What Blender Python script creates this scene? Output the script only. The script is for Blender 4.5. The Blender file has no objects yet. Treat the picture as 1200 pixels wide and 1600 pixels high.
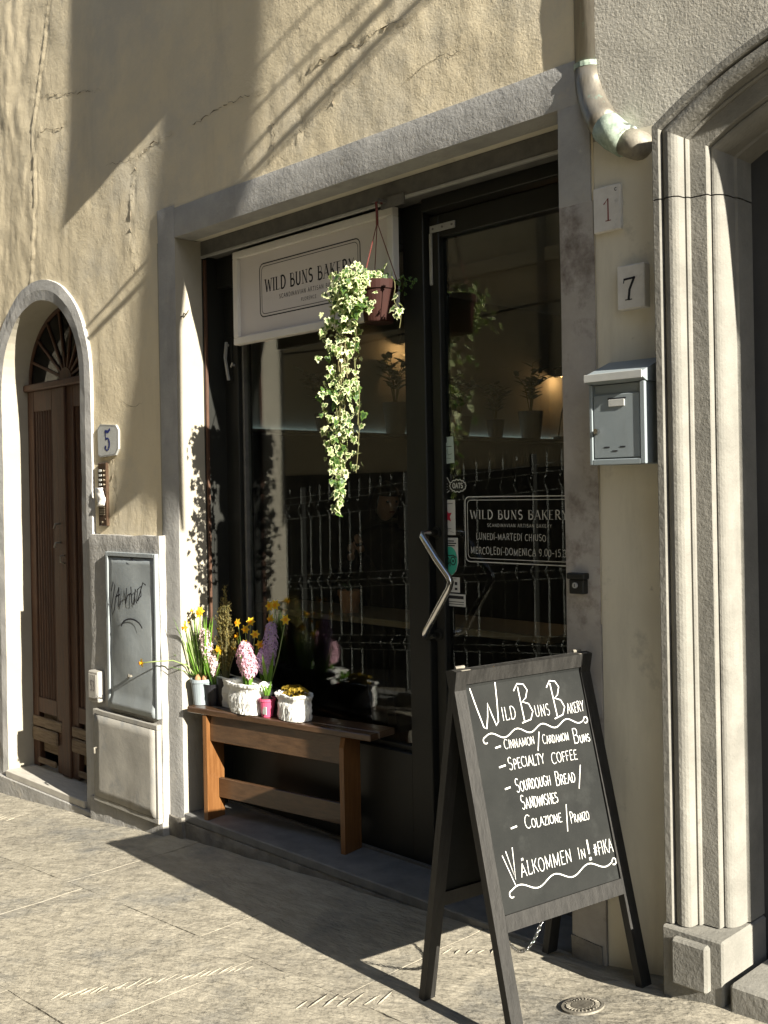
import bpy, bmesh, math, random
from mathutils import Vector, Matrix, noise
R = math.radians
random.seed(7)
sc = bpy.context.scene
COL = sc.collection

# ------------------------------------------------------------------ camera
th = math.atan2(1650.0, 1689.0)
roll = R(1.05)
d = Vector((-math.cos(th), math.sin(th), 0))
r0 = Vector((math.sin(th), math.cos(th), 0))
u0 = Vector((0, 0, 1))
cr = r0 * math.cos(roll) - u0 * math.sin(roll)
cu = u0 * math.cos(roll) + r0 * math.sin(roll)
CAM = Vector((0, -3.0457, 1.77))
cam = bpy.data.objects.new('camera', bpy.data.cameras.new('camera'))
COL.objects.link(cam)
m = Matrix((( cr.x, cu.x, -d.x, CAM.x), (cr.y, cu.y, -d.y, CAM.y), (cr.z, cu.z, -d.z, CAM.z), (0, 0, 0, 1)))
cam.matrix_world = m
cam.data.sensor_width = 36; cam.data.sensor_fit = 'AUTO'
cam.data.lens = 1650 / 1600 * 36
cam.data.shift_y = -33 / 1600
cam.data.clip_start = 0.05; cam.data.clip_end = 500
sc.camera = cam

# ------------------------------------------------------------------ light
AZ, EL = R(6.7), math.atan(0.4515)
S_EL = EL
sun_to = Vector((math.cos(AZ) * math.cos(EL), -math.sin(AZ) * math.cos(EL), math.sin(EL)))   # towards the sun
w = bpy.data.worlds.new('World'); sc.world = w; w.use_nodes = True
nt = w.node_tree
sky = nt.nodes.new('ShaderNodeTexSky'); sky.sky_type = 'NISHITA'; sky.sun_disc = False
sky.sun_elevation = S_EL
sky.sun_rotation = math.atan2(sun_to.x, sun_to.y)
sky.air_density = 1.0; sky.dust_density = 0.8
nt.nodes['Background'].inputs[1].default_value = 0.07
nt.links.new(sky.outputs[0], nt.nodes['Background'].inputs[0])
sl = bpy.data.lights.new('sun', 'SUN'); sl.energy = 5.0; sl.angle = R(0.35); sl.color = (1.0, 0.93, 0.80)
so = bpy.data.objects.new('sun', sl); COL.objects.link(so)
so.rotation_euler = sun_to.to_track_quat('Z', 'Y').to_euler()
so.location = (3, -3, 8)
sc.view_settings.view_transform = 'Standard'; sc.view_settings.look = 'None'
sc.view_settings.exposure = 1.75; sc.view_settings.gamma = 1
try: sc.view_settings.use_curve_mapping = False
except Exception: pass
sc.render.engine = 'CYCLES'
sc.cycles.max_bounces = 7; sc.cycles.transparent_max_bounces = 12
sc.cycles.diffuse_bounces = 4; sc.cycles.glossy_bounces = 4
sc.cycles.caustics_reflective = False; sc.cycles.caustics_refractive = False
sc.cycles.sample_clamp_indirect = 4

# ------------------------------------------------------------------ materials
def N(nt, t, **kw):
    n = nt.nodes.new(t)
    for k, v in kw.items(): setattr(n, k, v)
    return n
def mat(name, c1, c2=None, rough=0.8, scale=6, bump=(), spec=0.3, metal=0, c3=None, c3scale=2.0, c3lo=0.55, c3hi=0.7, stretch=None, coat=0, trans=None, detail=6, layers=()):
    """Principled surface; colour from noise between c1, c2 (and patches of c3); bump = [(scale, distance_m), ...]"""
    m = bpy.data.materials.new(name); m.use_nodes = True
    t = m.node_tree; b = t.nodes['Principled BSDF']
    b.inputs['Roughness'].default_value = rough
    b.inputs['Specular IOR Level'].default_value = spec
    b.inputs['Metallic'].default_value = metal
    b.inputs['Coat Weight'].default_value = coat
    tc = N(t, 'ShaderNodeTexCoord'); geo = N(t, 'ShaderNodeNewGeometry')
    vec = geo.outputs['Position']
    if stretch:
        mp = N(t, 'ShaderNodeMapping'); mp.inputs['Scale'].default_value = stretch
        t.links.new(vec, mp.inputs[0]); vec = mp.outputs[0]
    col = None
    if c2:
        n1 = N(t, 'ShaderNodeTexNoise'); n1.inputs['Scale'].default_value = scale; n1.inputs['Detail'].default_value = detail; n1.inputs['Roughness'].default_value = 0.65
        t.links.new(vec, n1.inputs['Vector'])
        rp = N(t, 'ShaderNodeValToRGB'); rp.color_ramp.elements[0].position = 0.36; rp.color_ramp.elements[1].position = 0.64
        rp.color_ramp.elements[0].color = (*c1, 1); rp.color_ramp.elements[1].color = (*c2, 1)
        t.links.new(n1.outputs[0], rp.inputs[0]); col = rp.outputs[0]
        rr = N(t, 'ShaderNodeMapRange'); rr.inputs[3].default_value = max(0, rough - 0.08); rr.inputs[4].default_value = min(1, rough + 0.08)
        t.links.new(n1.outputs[0], rr.inputs[0]); t.links.new(rr.outputs[0], b.inputs['Roughness'])
    if c3:
        n2 = N(t, 'ShaderNodeTexNoise'); n2.inputs['Scale'].default_value = c3scale; n2.inputs['Detail'].default_value = 8; n2.inputs['Roughness'].default_value = 0.7
        t.links.new(geo.outputs['Position'], n2.inputs['Vector'])
        mr = N(t, 'ShaderNodeMapRange'); mr.inputs[1].default_value = c3lo; mr.inputs[2].default_value = c3hi
        t.links.new(n2.outputs[0], mr.inputs[0])
        mx = N(t, 'ShaderNodeMix', data_type='RGBA')
        t.links.new(mr.outputs[0], mx.inputs[0]); t.links.new(col, mx.inputs[6]); mx.inputs[7].default_value = (*c3, 1)
        col = mx.outputs[2]
    for lc, ls, llo, lhi, lst, lop in layers:      # stains: colour, scale, from, to, stretch, opacity
        mp = N(t, 'ShaderNodeMapping'); mp.inputs['Scale'].default_value = lst; mp.inputs['Location'].default_value = (ls*1.7, 3.1, ls)
        t.links.new(geo.outputs['Position'], mp.inputs[0])
        n2 = N(t, 'ShaderNodeTexNoise'); n2.inputs['Scale'].default_value = ls; n2.inputs['Detail'].default_value = 9; n2.inputs['Roughness'].default_value = 0.72
        t.links.new(mp.outputs[0], n2.inputs['Vector'])
        mr = N(t, 'ShaderNodeMapRange'); mr.inputs[1].default_value = llo; mr.inputs[2].default_value = lhi; mr.inputs[4].default_value = lop
        t.links.new(n2.outputs[0], mr.inputs[0])
        mx = N(t, 'ShaderNodeMix', data_type='RGBA'); t.links.new(mr.outputs[0], mx.inputs[0]); t.links.new(col, mx.inputs[6]); mx.inputs[7].default_value = (*lc, 1); col = mx.outputs[2]
    if col: t.links.new(col, b.inputs['Base Color'])
    else: b.inputs['Base Color'].default_value = (*c1, 1)
    prev = None
    for bs, bd in bump:
        nn = N(t, 'ShaderNodeTexNoise'); nn.inputs['Scale'].default_value = bs; nn.inputs['Detail'].default_value = 4; nn.inputs['Roughness'].default_value = 0.6
        t.links.new(vec, nn.inputs['Vector'])
        bp = N(t, 'ShaderNodeBump'); bp.inputs['Strength'].default_value = 1; bp.inputs['Distance'].default_value = bd
        t.links.new(nn.outputs[0], bp.inputs['Height'])
        if prev: t.links.new(prev, bp.inputs['Normal'])
        prev = bp.outputs[0]
    if prev: t.links.new(prev, b.inputs['Normal'])
    if trans:
        tr = N(t, 'ShaderNodeBsdfTranslucent'); tr.inputs[0].default_value = (*trans, 1)
        ms = N(t, 'ShaderNodeMixShader'); ms.inputs[0].default_value = 0.35
        t.links.new(b.outputs[0], ms.inputs[1]); t.links.new(tr.outputs[0], ms.inputs[2])
        t.links.new(ms.outputs[0], t.nodes['Material Output'].inputs[0])
    return m
def glass_mat(name, tint=(0.85, 0.88, 0.86), f0=0.065):
    m = bpy.data.materials.new(name); m.use_nodes = True; t = m.node_tree
    for n in list(t.nodes):
        if n.type == 'BSDF_PRINCIPLED': t.nodes.remove(n)
    lw = N(t, 'ShaderNodeLayerWeight'); lw.inputs[0].default_value = 0.5
    pw = N(t, 'ShaderNodeMath', operation='POWER'); pw.inputs[1].default_value = 5
    ma = N(t, 'ShaderNodeMath', operation='MULTIPLY_ADD'); ma.inputs[1].default_value = 0.95; ma.inputs[2].default_value = f0
    pass; t.links.new(lw.outputs['Facing'], pw.inputs[0]); t.links.new(pw.outputs[0], ma.inputs[0])
    tr = N(t, 'ShaderNodeBsdfTransparent'); tr.inputs[0].default_value = (*tint, 1)
    gl = N(t, 'ShaderNodeBsdfGlossy'); gl.inputs['Roughness'].default_value = 0.0
    geo = N(t, 'ShaderNodeNewGeometry'); nn = N(t, 'ShaderNodeTexNoise'); nn.inputs['Scale'].default_value = 1.6
    t.links.new(geo.outputs['Position'], nn.inputs['Vector'])
    bp = N(t, 'ShaderNodeBump'); bp.inputs['Strength'].default_value = 1; bp.inputs['Distance'].default_value = 0.00015
    t.links.new(nn.outputs[0], bp.inputs['Height']); t.links.new(bp.outputs[0], gl.inputs['Normal'])
    mx = N(t, 'ShaderNodeMixShader'); t.links.new(ma.outputs[0], mx.inputs[0])
    t.links.new(tr.outputs[0], mx.inputs[1]); t.links.new(gl.outputs[0], mx.inputs[2])
    t.links.new(mx.outputs[0], t.nodes['Material Output'].inputs[0])
    return m
def emit_mat(name, c, s):
    m = bpy.data.materials.new(name); m.use_nodes = True; t = m.node_tree
    b = t.nodes['Principled BSDF']; b.inputs['Base Color'].default_value = (*c, 1)
    b.inputs['Emission Color'].default_value = (*c, 1); b.inputs['Emission Strength'].default_value = s
    return m
def wood_mat(name, c1, c2, rough=0.5, axis='z', spec=0.4, bumpd=0.0008, sc_=(18, 18, 1.2), coat=0):
    return mat(name, c1, c2, rough=rough, scale=4, stretch=sc_, bump=[(9, bumpd), (30, bumpd * 0.5)], spec=spec, coat=coat)

M = {}
M['yellow'] = mat('yellow_plaster', (0.70, 0.61, 0.435), (0.65, 0.57, 0.41), rough=0.95, scale=1.3, bump=[(11, 0.0025), (48, 0.0014), (130, 0.0009)], spec=0.1, layers=[((0.44, 0.39, 0.30), 3.0, .55, .75, (1, 1, .16), .45), ((0.70, 0.64, 0.49), 1.6, .55, .70, (1, 1, .7), .45), ((0.30, 0.27, 0.22), 22, .66, .74, (1, 1, 1), .5)], c3=(0.57, 0.52, 0.41), c3scale=0.7, c3lo=0.5, c3hi=0.62)
M['grey_plaster'] = mat('grey_plaster', (0.44, 0.42, 0.37), (0.50, 0.48, 0.42), rough=0.95, scale=2, bump=[(14, 0.002), (80, 0.0022), (170, 0.0009)], spec=0.1, layers=[((0.38, 0.37, 0.34), 2.5, .52, .75, (1, 1, .3), .5), ((0.25, 0.24, 0.22), 26, .68, .76, (1, 1, 1), .5)])
M['cream_smooth'] = mat('cream_smooth_plaster', (0.60, 0.565, 0.47), (0.66, 0.62, 0.51), rough=0.9, scale=2.5, layers=[((0.42, 0.39, 0.32), 4, .54, .74, (1, 1, .15), .6), ((0.28, 0.26, 0.22), 20, .66, .73, (1, 1, 1), .6)], bump=[(7, 0.0012), (60, 0.0003)], spec=0.15, c3=(0.42, 0.40, 0.34), c3scale=5, c3lo=0.58, c3hi=0.72)
M['band'] = mat('grey_painted_render', (0.31, 0.308, 0.30), (0.39, 0.385, 0.37), rough=0.9, scale=5, bump=[(12, 0.003), (60, 0.0018), (160, 0.0008)], spec=0.15, layers=[((0.24, 0.235, 0.225), 4, .55, .72, (1, 1, .2), .6), ((0.50, 0.47, 0.40), 14, .64, .70, (1, 1, 1), .6)], c3=(0.40, 0.37, 0.32), c3scale=4, c3lo=0.6, c3hi=0.7)
M['band_stain'] = mat('stained_render', (0.31, 0.29, 0.265), (0.40, 0.375, 0.345), rough=0.9, scale=5, bump=[(12, 0.002), (90, 0.0008)], spec=0.15, c3=(0.14, 0.115, 0.10), c3scale=3.0, c3lo=0.52, c3hi=0.66, stretch=None)
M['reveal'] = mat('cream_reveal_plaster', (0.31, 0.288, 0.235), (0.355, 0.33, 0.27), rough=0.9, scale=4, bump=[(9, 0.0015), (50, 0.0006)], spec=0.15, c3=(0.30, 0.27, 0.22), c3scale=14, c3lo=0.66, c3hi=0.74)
M['meter_render'] = mat('rough_grey_render', (0.29, 0.285, 0.27), (0.37, 0.36, 0.34), rough=0.95, scale=5, layers=[((0.16, 0.15, 0.135), 3, .55, .7, (1, 1, .3), .6), ((0.5, 0.46, 0.38), 16, .63, .70, (1, 1, 1), .7)], bump=[(8, 0.006), (34, 0.004), (120, 0.0015)], spec=0.1, c3=(0.42, 0.39, 0.33), c3scale=6, c3lo=0.6, c3hi=0.7)
M['stone'] = mat('hammered_sandstone', (0.175, 0.17, 0.152), (0.235, 0.227, 0.203), rough=0.95, scale=5, bump=[(9, 0.003), (45, 0.002), (110, 0.0015)], spec=0.1, layers=[((0.15, 0.145, 0.13), 5, .54, .70, (1, 1, .14), .7), ((0.12, 0.115, 0.10), 16, .63, .72, (1, 1, 1), .6)], c3=(0.22, 0.21, 0.185), c3scale=3, c3lo=0.55, c3hi=0.7)
M['slab'] = mat('pavement_stone', (0.27, 0.247, 0.198), (0.36, 0.33, 0.265), rough=0.92, scale=7, layers=[((0.17, 0.155, 0.13), 1.3, .52, .66, (1, 1, 1), .55), ((0.10, 0.09, 0.075), 17, .66, .72, (1, 1, 1), .7), ((0.42, 0.39, 0.32), 9, .60, .70, (1, 3, 1), .6)], bump=[(3, 0.012), (12, 0.012), (45, 0.0022), (160, 0.0006)], spec=0.15, c3=(0.20, 0.193, 0.172), c3scale=2.2, c3lo=0.52, c3hi=0.68, stretch=(1.0, 2.6, 1))
M['crack_dark'] = mat('crack_shade', (0.13, 0.11, 0.08), (0.20, 0.17, 0.12), rough=1, scale=30)  # stands in for the shade inside the wall cracks
M['dirt'] = mat('joint_dirt', (0.12, 0.108, 0.088), (0.20, 0.18, 0.145), rough=0.97, scale=20, bump=[(40, 0.004)], spec=0.05)
M['step'] = mat('grey_step_stone', (0.13, 0.13, 0.128), (0.19, 0.188, 0.18), rough=0.8, scale=9, bump=[(10, 0.002), (60, 0.0008)], spec=0.3)
M['step_front'] = mat('rough_step_front', (0.15, 0.14, 0.125), (0.25, 0.235, 0.205), rough=0.95, scale=9, bump=[(14, 0.01), (50, 0.004)], spec=0.1)
M['marble'] = mat('worn_pale_threshold', (0.38, 0.36, 0.32), (0.46, 0.44, 0.39), rough=0.75, scale=9, bump=[(12, 0.0015)], spec=0.3, stretch=(1, 6, 1))
M['black_metal'] = mat('black_frame_paint', (0.013, 0.0135, 0.012), (0.018, 0.0185, 0.016), rough=0.45, scale=3, spec=0.3, bump=[(120, 0.0001)])
M['grey_metal'] = mat('dull_grey_steel', (0.09, 0.09, 0.085), (0.14, 0.135, 0.125), rough=0.6, scale=12, spec=0.4, bump=[(30, 0.0005)])
M['rail_metal'] = mat('aluminium_rail', (0.30, 0.30, 0.29), (0.36, 0.36, 0.34), rough=0.5, scale=20, spec=0.5)
M['chrome'] = mat('polished_steel', (0.62, 0.62, 0.62), rough=0.12, metal=1)
M['zinc'] = mat('galvanised_blue_grey_paint', (0.235, 0.262, 0.275), (0.275, 0.302, 0.312), rough=0.6, scale=7, layers=[((0.16, 0.155, 0.15), 6, .58, .72, (1, 1, .2), .5), ((0.20, 0.13, 0.08), 24, .68, .74, (1, 1, 1), .6)], spec=0.4, bump=[(14, 0.0012), (90, 0.0004)], c3=(0.30, 0.31, 0.30), c3scale=6, c3lo=0.6, c3hi=0.75)
M['beige_metal'] = mat('dusty_beige_painted_metal', (0.27, 0.26, 0.235), (0.33, 0.315, 0.28), rough=0.8, scale=6, layers=[((0.18, 0.165, 0.14), 5, .56, .70, (1, 1, .25), .6), ((0.22, 0.13, 0.07), 20, .66, .72, (1, 1, 1), .6)], spec=0.25, bump=[(10, 0.0015), (80, 0.0007)], c3=(0.23, 0.23, 0.22), c3scale=9, c3lo=0.55, c3hi=0.68)
M['mail'] = mat('blue_grey_enamel', (0.205, 0.24, 0.255), (0.24, 0.272, 0.288), rough=0.45, scale=5, layers=[((0.15, 0.16, 0.16), 7, .56, .72, (1, 1, .2), .5), ((0.20, 0.13, 0.08), 30, .68, .74, (1, 1, 1), .6)], spec=0.45, bump=[(120, 0.0002)])
M['mail_white'] = mat('worn_white_edge', (0.36, 0.37, 0.36), (0.43, 0.435, 0.42), rough=0.5, scale=12, spec=0.4, c3=(0.30, 0.28, 0.25), c3scale=20, c3lo=0.64, c3hi=0.7)
M['copper'] = mat('weathered_copper_pipe', (0.17, 0.155, 0.13), (0.25, 0.23, 0.19), rough=0.42, scale=4, metal=0.55, stretch=(8, 8, 1), bump=[(12, 0.001)], c3=(0.22, 0.30, 0.25), c3scale=12, c3lo=0.6, c3hi=0.66)
M['verdigris'] = mat('verdigris_copper', (0.17, 0.22, 0.18), (0.46, 0.54, 0.45), rough=0.8, scale=14, metal=0.0, bump=[(40, 0.002)], c3=(0.07, 0.08, 0.07), c3scale=9, c3lo=0.55, c3hi=0.62)
M['dark_wood'] = wood_mat('dark_weathered_door_wood', (0.040, 0.018, 0.010), (0.088, 0.040, 0.020), rough=0.6, bumpd=0.002)
M['worn_wood'] = wood_mat('bare_worn_door_wood', (0.11, 0.075, 0.045), (0.20, 0.15, 0.10), rough=0.8, bumpd=0.003, sc_=(2, 14, 20))
M['bench'] = wood_mat('varnished_brown_pine', (0.046, 0.024, 0.012), (0.080, 0.043, 0.021), rough=0.35, sc_=(1.2, 16, 16), spec=0.5, coat=0.3)
M['bench_leg'] = wood_mat('varnished_orange_pine', (0.115, 0.047, 0.014), (0.18, 0.082, 0.027), rough=0.4, sc_=(16, 16, 1.2), spec=0.5)
M['board_wood'] = wood_mat('black_stained_board_wood', (0.009, 0.0085, 0.0075), (0.021, 0.020, 0.018), rough=0.6, sc_=(12, 12, 2), bumpd=0.0012)
M['slate'] = mat('chalkboard_slate', (0.010, 0.011, 0.0105), (0.017, 0.018, 0.017), rough=0.8, scale=5, spec=0.2, bump=[(220, 0.0004)], c3=(0.034, 0.036, 0.034), c3scale=4.5, c3lo=0.56, c3hi=0.85)
M['chalk'] = mat('white_chalk_ink', (0.62, 0.62, 0.60), (0.74, 0.74, 0.71), rough=0.9, scale=90, spec=0.1)
M['white_paint'] = mat('white_painted_frame', (0.62, 0.60, 0.56), (0.68, 0.66, 0.62), rough=0.6, scale=4, spec=0.3)
M['sign_face'] = mat('pinkish_white_sign_face', (0.60, 0.565, 0.545), (0.63, 0.595, 0.575), rough=0.65, scale=2, spec=0.3)
M['ink'] = mat('black_ink', (0.02, 0.02, 0.025), rough=0.6)
M['ink_grey'] = mat('grey_ink', (0.14, 0.13, 0.13), rough=0.6)
M['blue_ink'] = mat('blue_enamel_ink', (0.02, 0.03, 0.16), rough=0.35)
M['red_ink'] = mat('faded_red_ink', (0.22, 0.05, 0.045), rough=0.6)
M['ceramic'] = mat('glazed_white_tile', (0.40, 0.41, 0.395), (0.46, 0.47, 0.455), rough=0.3, scale=10, spec=0.5)
M['marble_plate'] = mat('pale_marble_plate', (0.56, 0.54, 0.50), (0.64, 0.625, 0.59), rough=0.6, scale=14, spec=0.3, c3=(0.38, 0.37, 0.36), c3scale=9, c3lo=0.6, c3hi=0.7)
M['film_white'] = mat('white_window_film', (0.55, 0.56, 0.53), rough=0.6)
M['sticker_white'] = mat('white_sticker', (0.60, 0.60, 0.57), rough=0.5)
M['sticker_mint'] = mat('pale_mint_sticker', (0.42, 0.52, 0.47), rough=0.5)
M['sticker_green'] = mat('green_sticker', (0.05, 0.42, 0.30), rough=0.5)
M['sticker_red'] = mat('red_sticker', (0.50, 0.03, 0.06), rough=0.5)
M['bronze'] = mat('brown_bronze_plate', (0.07, 0.045, 0.03), (0.11, 0.07, 0.045), rough=0.35, metal=0.5, scale=20)
M['brass'] = mat('worn_brass', (0.55, 0.48, 0.36), rough=0.3, metal=0.9)
M['tape'] = mat('crinkled_white_tape', (0.62, 0.60, 0.58), (0.70, 0.68, 0.66), rough=0.4, scale=30, bump=[(60, 0.003)], spec=0.5)
M['terracotta_plastic'] = mat('terracotta_plastic', (0.026, 0.010, 0.008), (0.035, 0.013, 0.010), rough=0.7, spec=0.15, scale=10)
M['terracotta'] = mat('terracotta_clay', (0.42, 0.20, 0.11), (0.50, 0.27, 0.16), rough=0.9, scale=10)
M['cord_red'] = mat('dark_red_plastic', (0.13, 0.03, 0.025), rough=0.5)
M['grey_pot'] = mat('grey_plastic_pot', (0.22, 0.26, 0.28), (0.26, 0.30, 0.32), rough=0.6, scale=8)
M['pink_pot'] = mat('pink_plastic_pot', (0.45, 0.07, 0.14), rough=0.5)
M['black_pot'] = mat('black_plastic', (0.015, 0.015, 0.018), rough=0.45)
M['bag'] = mat('white_waxed_paper', (0.62, 0.62, 0.60), (0.70, 0.70, 0.67), rough=0.7, scale=14, bump=[(26, 0.008), (70, 0.003)], spec=0.3)
M['soil'] = mat('dark_soil', (0.03, 0.022, 0.015), (0.06, 0.045, 0.03), rough=1, scale=50, bump=[(90, 0.004)])
M['ivy_green'] = mat('ivy_green', (0.07, 0.14, 0.03), (0.13, 0.22, 0.05), rough=0.45, scale=30, spec=0.4, trans=(0.25, 0.42, 0.06))
M['ivy_dark'] = mat('ivy_dark_green', (0.025, 0.06, 0.018), (0.05, 0.10, 0.03), rough=0.45, scale=30, spec=0.4, trans=(0.08, 0.16, 0.03))
M['ivy_cream'] = mat('ivy_cream_edge', (0.50, 0.55, 0.28), (0.62, 0.65, 0.40), rough=0.5, scale=30, spec=0.4, trans=(0.55, 0.60, 0.22))
M['stem'] = mat('brown_green_stem', (0.10, 0.11, 0.04), (0.16, 0.14, 0.07), rough=0.8, scale=20)
M['strap_green'] = mat('fresh_green_blade', (0.10, 0.22, 0.03), (0.17, 0.32, 0.05), rough=0.45, scale=18, spec=0.4, trans=(0.30, 0.52, 0.06))
M['pale_green'] = mat('pale_green_stem', (0.28, 0.36, 0.14), (0.36, 0.42, 0.20), rough=0.5, scale=18, trans=(0.4, 0.5, 0.2))
M['yellow_petal'] = mat('yellow_petal', (0.75, 0.50, 0.02), (0.82, 0.60, 0.05), rough=0.6, scale=30, trans=(0.8, 0.55, 0.03))
M['orange_petal'] = mat('orange_trumpet', (0.75, 0.33, 0.01), rough=0.6, trans=(0.8, 0.4, 0.02))
M['pink_petal'] = mat('pink_hyacinth', (0.62, 0.34, 0.44), (0.78, 0.55, 0.62), rough=0.6, scale=60, trans=(0.6, 0.3, 0.4))
M['lilac_petal'] = mat('lilac_hyacinth', (0.46, 0.33, 0.54), (0.64, 0.50, 0.68), rough=0.6, scale=60, trans=(0.4, 0.28, 0.5))
M['palepink_petal'] = mat('pale_pink_hyacinth', (0.66, 0.48, 0.50), (0.76, 0.62, 0.60), rough=0.6, scale=60, trans=(0.6, 0.45, 0.45))
M['heath'] = mat('brownish_heather', (0.14, 0.12, 0.035), (0.24, 0.19, 0.07), rough=0.8, scale=40, trans=(0.25, 0.2, 0.05))
M['primula'] = mat('mustard_crinkled_leaves', (0.30, 0.20, 0.02), (0.42, 0.30, 0.04), rough=0.7, scale=40, trans=(0.4, 0.3, 0.03))
M['bulb'] = mat('papery_brown_bulb', (0.30, 0.15, 0.07), (0.38, 0.22, 0.12), rough=0.6, scale=30)
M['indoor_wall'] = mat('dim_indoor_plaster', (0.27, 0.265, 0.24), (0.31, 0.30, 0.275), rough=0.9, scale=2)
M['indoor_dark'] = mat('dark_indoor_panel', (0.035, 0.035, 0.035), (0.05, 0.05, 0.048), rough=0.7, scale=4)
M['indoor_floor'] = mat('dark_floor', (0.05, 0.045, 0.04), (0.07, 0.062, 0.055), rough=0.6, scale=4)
M['counter_wood'] = wood_mat('indoor_counter_wood', (0.22, 0.16, 0.10), (0.28, 0.21, 0.14), rough=0.5, sc_=(2, 16, 16))
M['indoor_leaf'] = mat('dark_houseplant_green', (0.02, 0.045, 0.015), (0.035, 0.07, 0.02), rough=0.5, scale=20, spec=0.4)
M['indoor_pot'] = mat('grey_stoneware', (0.16, 0.155, 0.14), (0.20, 0.19, 0.17), rough=0.8, scale=8)
M['led'] = emit_mat('cool_led_strip', (0.72, 0.95, 1.0), 0.55)
M['bulb_glow'] = emit_mat('warm_lamp_glow', (1.0, 0.55, 0.18), 2)
M['skin'] = mat('skin', (0.45, 0.25, 0.17), (0.50, 0.29, 0.20), rough=0.5, scale=20, spec=0.4)
M['hair'] = mat('black_hair', (0.012, 0.009, 0.008), (0.022, 0.016, 0.012), rough=0.5, scale=60, stretch=(20, 20, 2))
M['black_cloth'] = mat('black_cloth', (0.012, 0.012, 0.014), (0.02, 0.02, 0.022), rough=0.9, scale=20, bump=[(40, 0.002)])
M['opp_wall'] = mat('cream_facing_house_plaster', (0.42, 0.385, 0.30), (0.50, 0.46, 0.36), rough=0.95, scale=1.5, bump=[(20, 0.003)], spec=0.1)
M['opp_base'] = mat('dark_stone_base', (0.05, 0.05, 0.048), (0.08, 0.078, 0.072), rough=0.9, scale=4, bump=[(20, 0.004)])
M['dark_glass'] = mat('dark_window_pane', (0.02, 0.025, 0.03), rough=0.08, spec=0.6)
M['wire'] = mat('galvanised_wire', (0.30, 0.315, 0.30), rough=0.5)
M['canvas'] = mat('grey_banner_canvas', (0.30, 0.28, 0.25), (0.36, 0.34, 0.30), rough=0.9, scale=6)  # grey of the added sun blockers
M['cable'] = mat('black_cable', (0.02, 0.02, 0.02), rough=0.6)
M['portal_door'] = mat('charcoal_door_paint', (0.045, 0.046, 0.048), (0.06, 0.06, 0.062), rough=0.6, scale=4, bump=[(30, 0.0006)])  # shade of the deep reveal put into the door colour
M['iron'] = mat('worn_cast_iron', (0.17, 0.155, 0.13), (0.27, 0.25, 0.205), rough=0.6, scale=30, metal=0.2, bump=[(60, 0.001)])
M['glass'] = glass_mat('shop_window_glass')
M['fan_glass'] = glass_mat('dusty_fanlight_glass', (0.35, 0.36, 0.33), 0.02)

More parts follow.
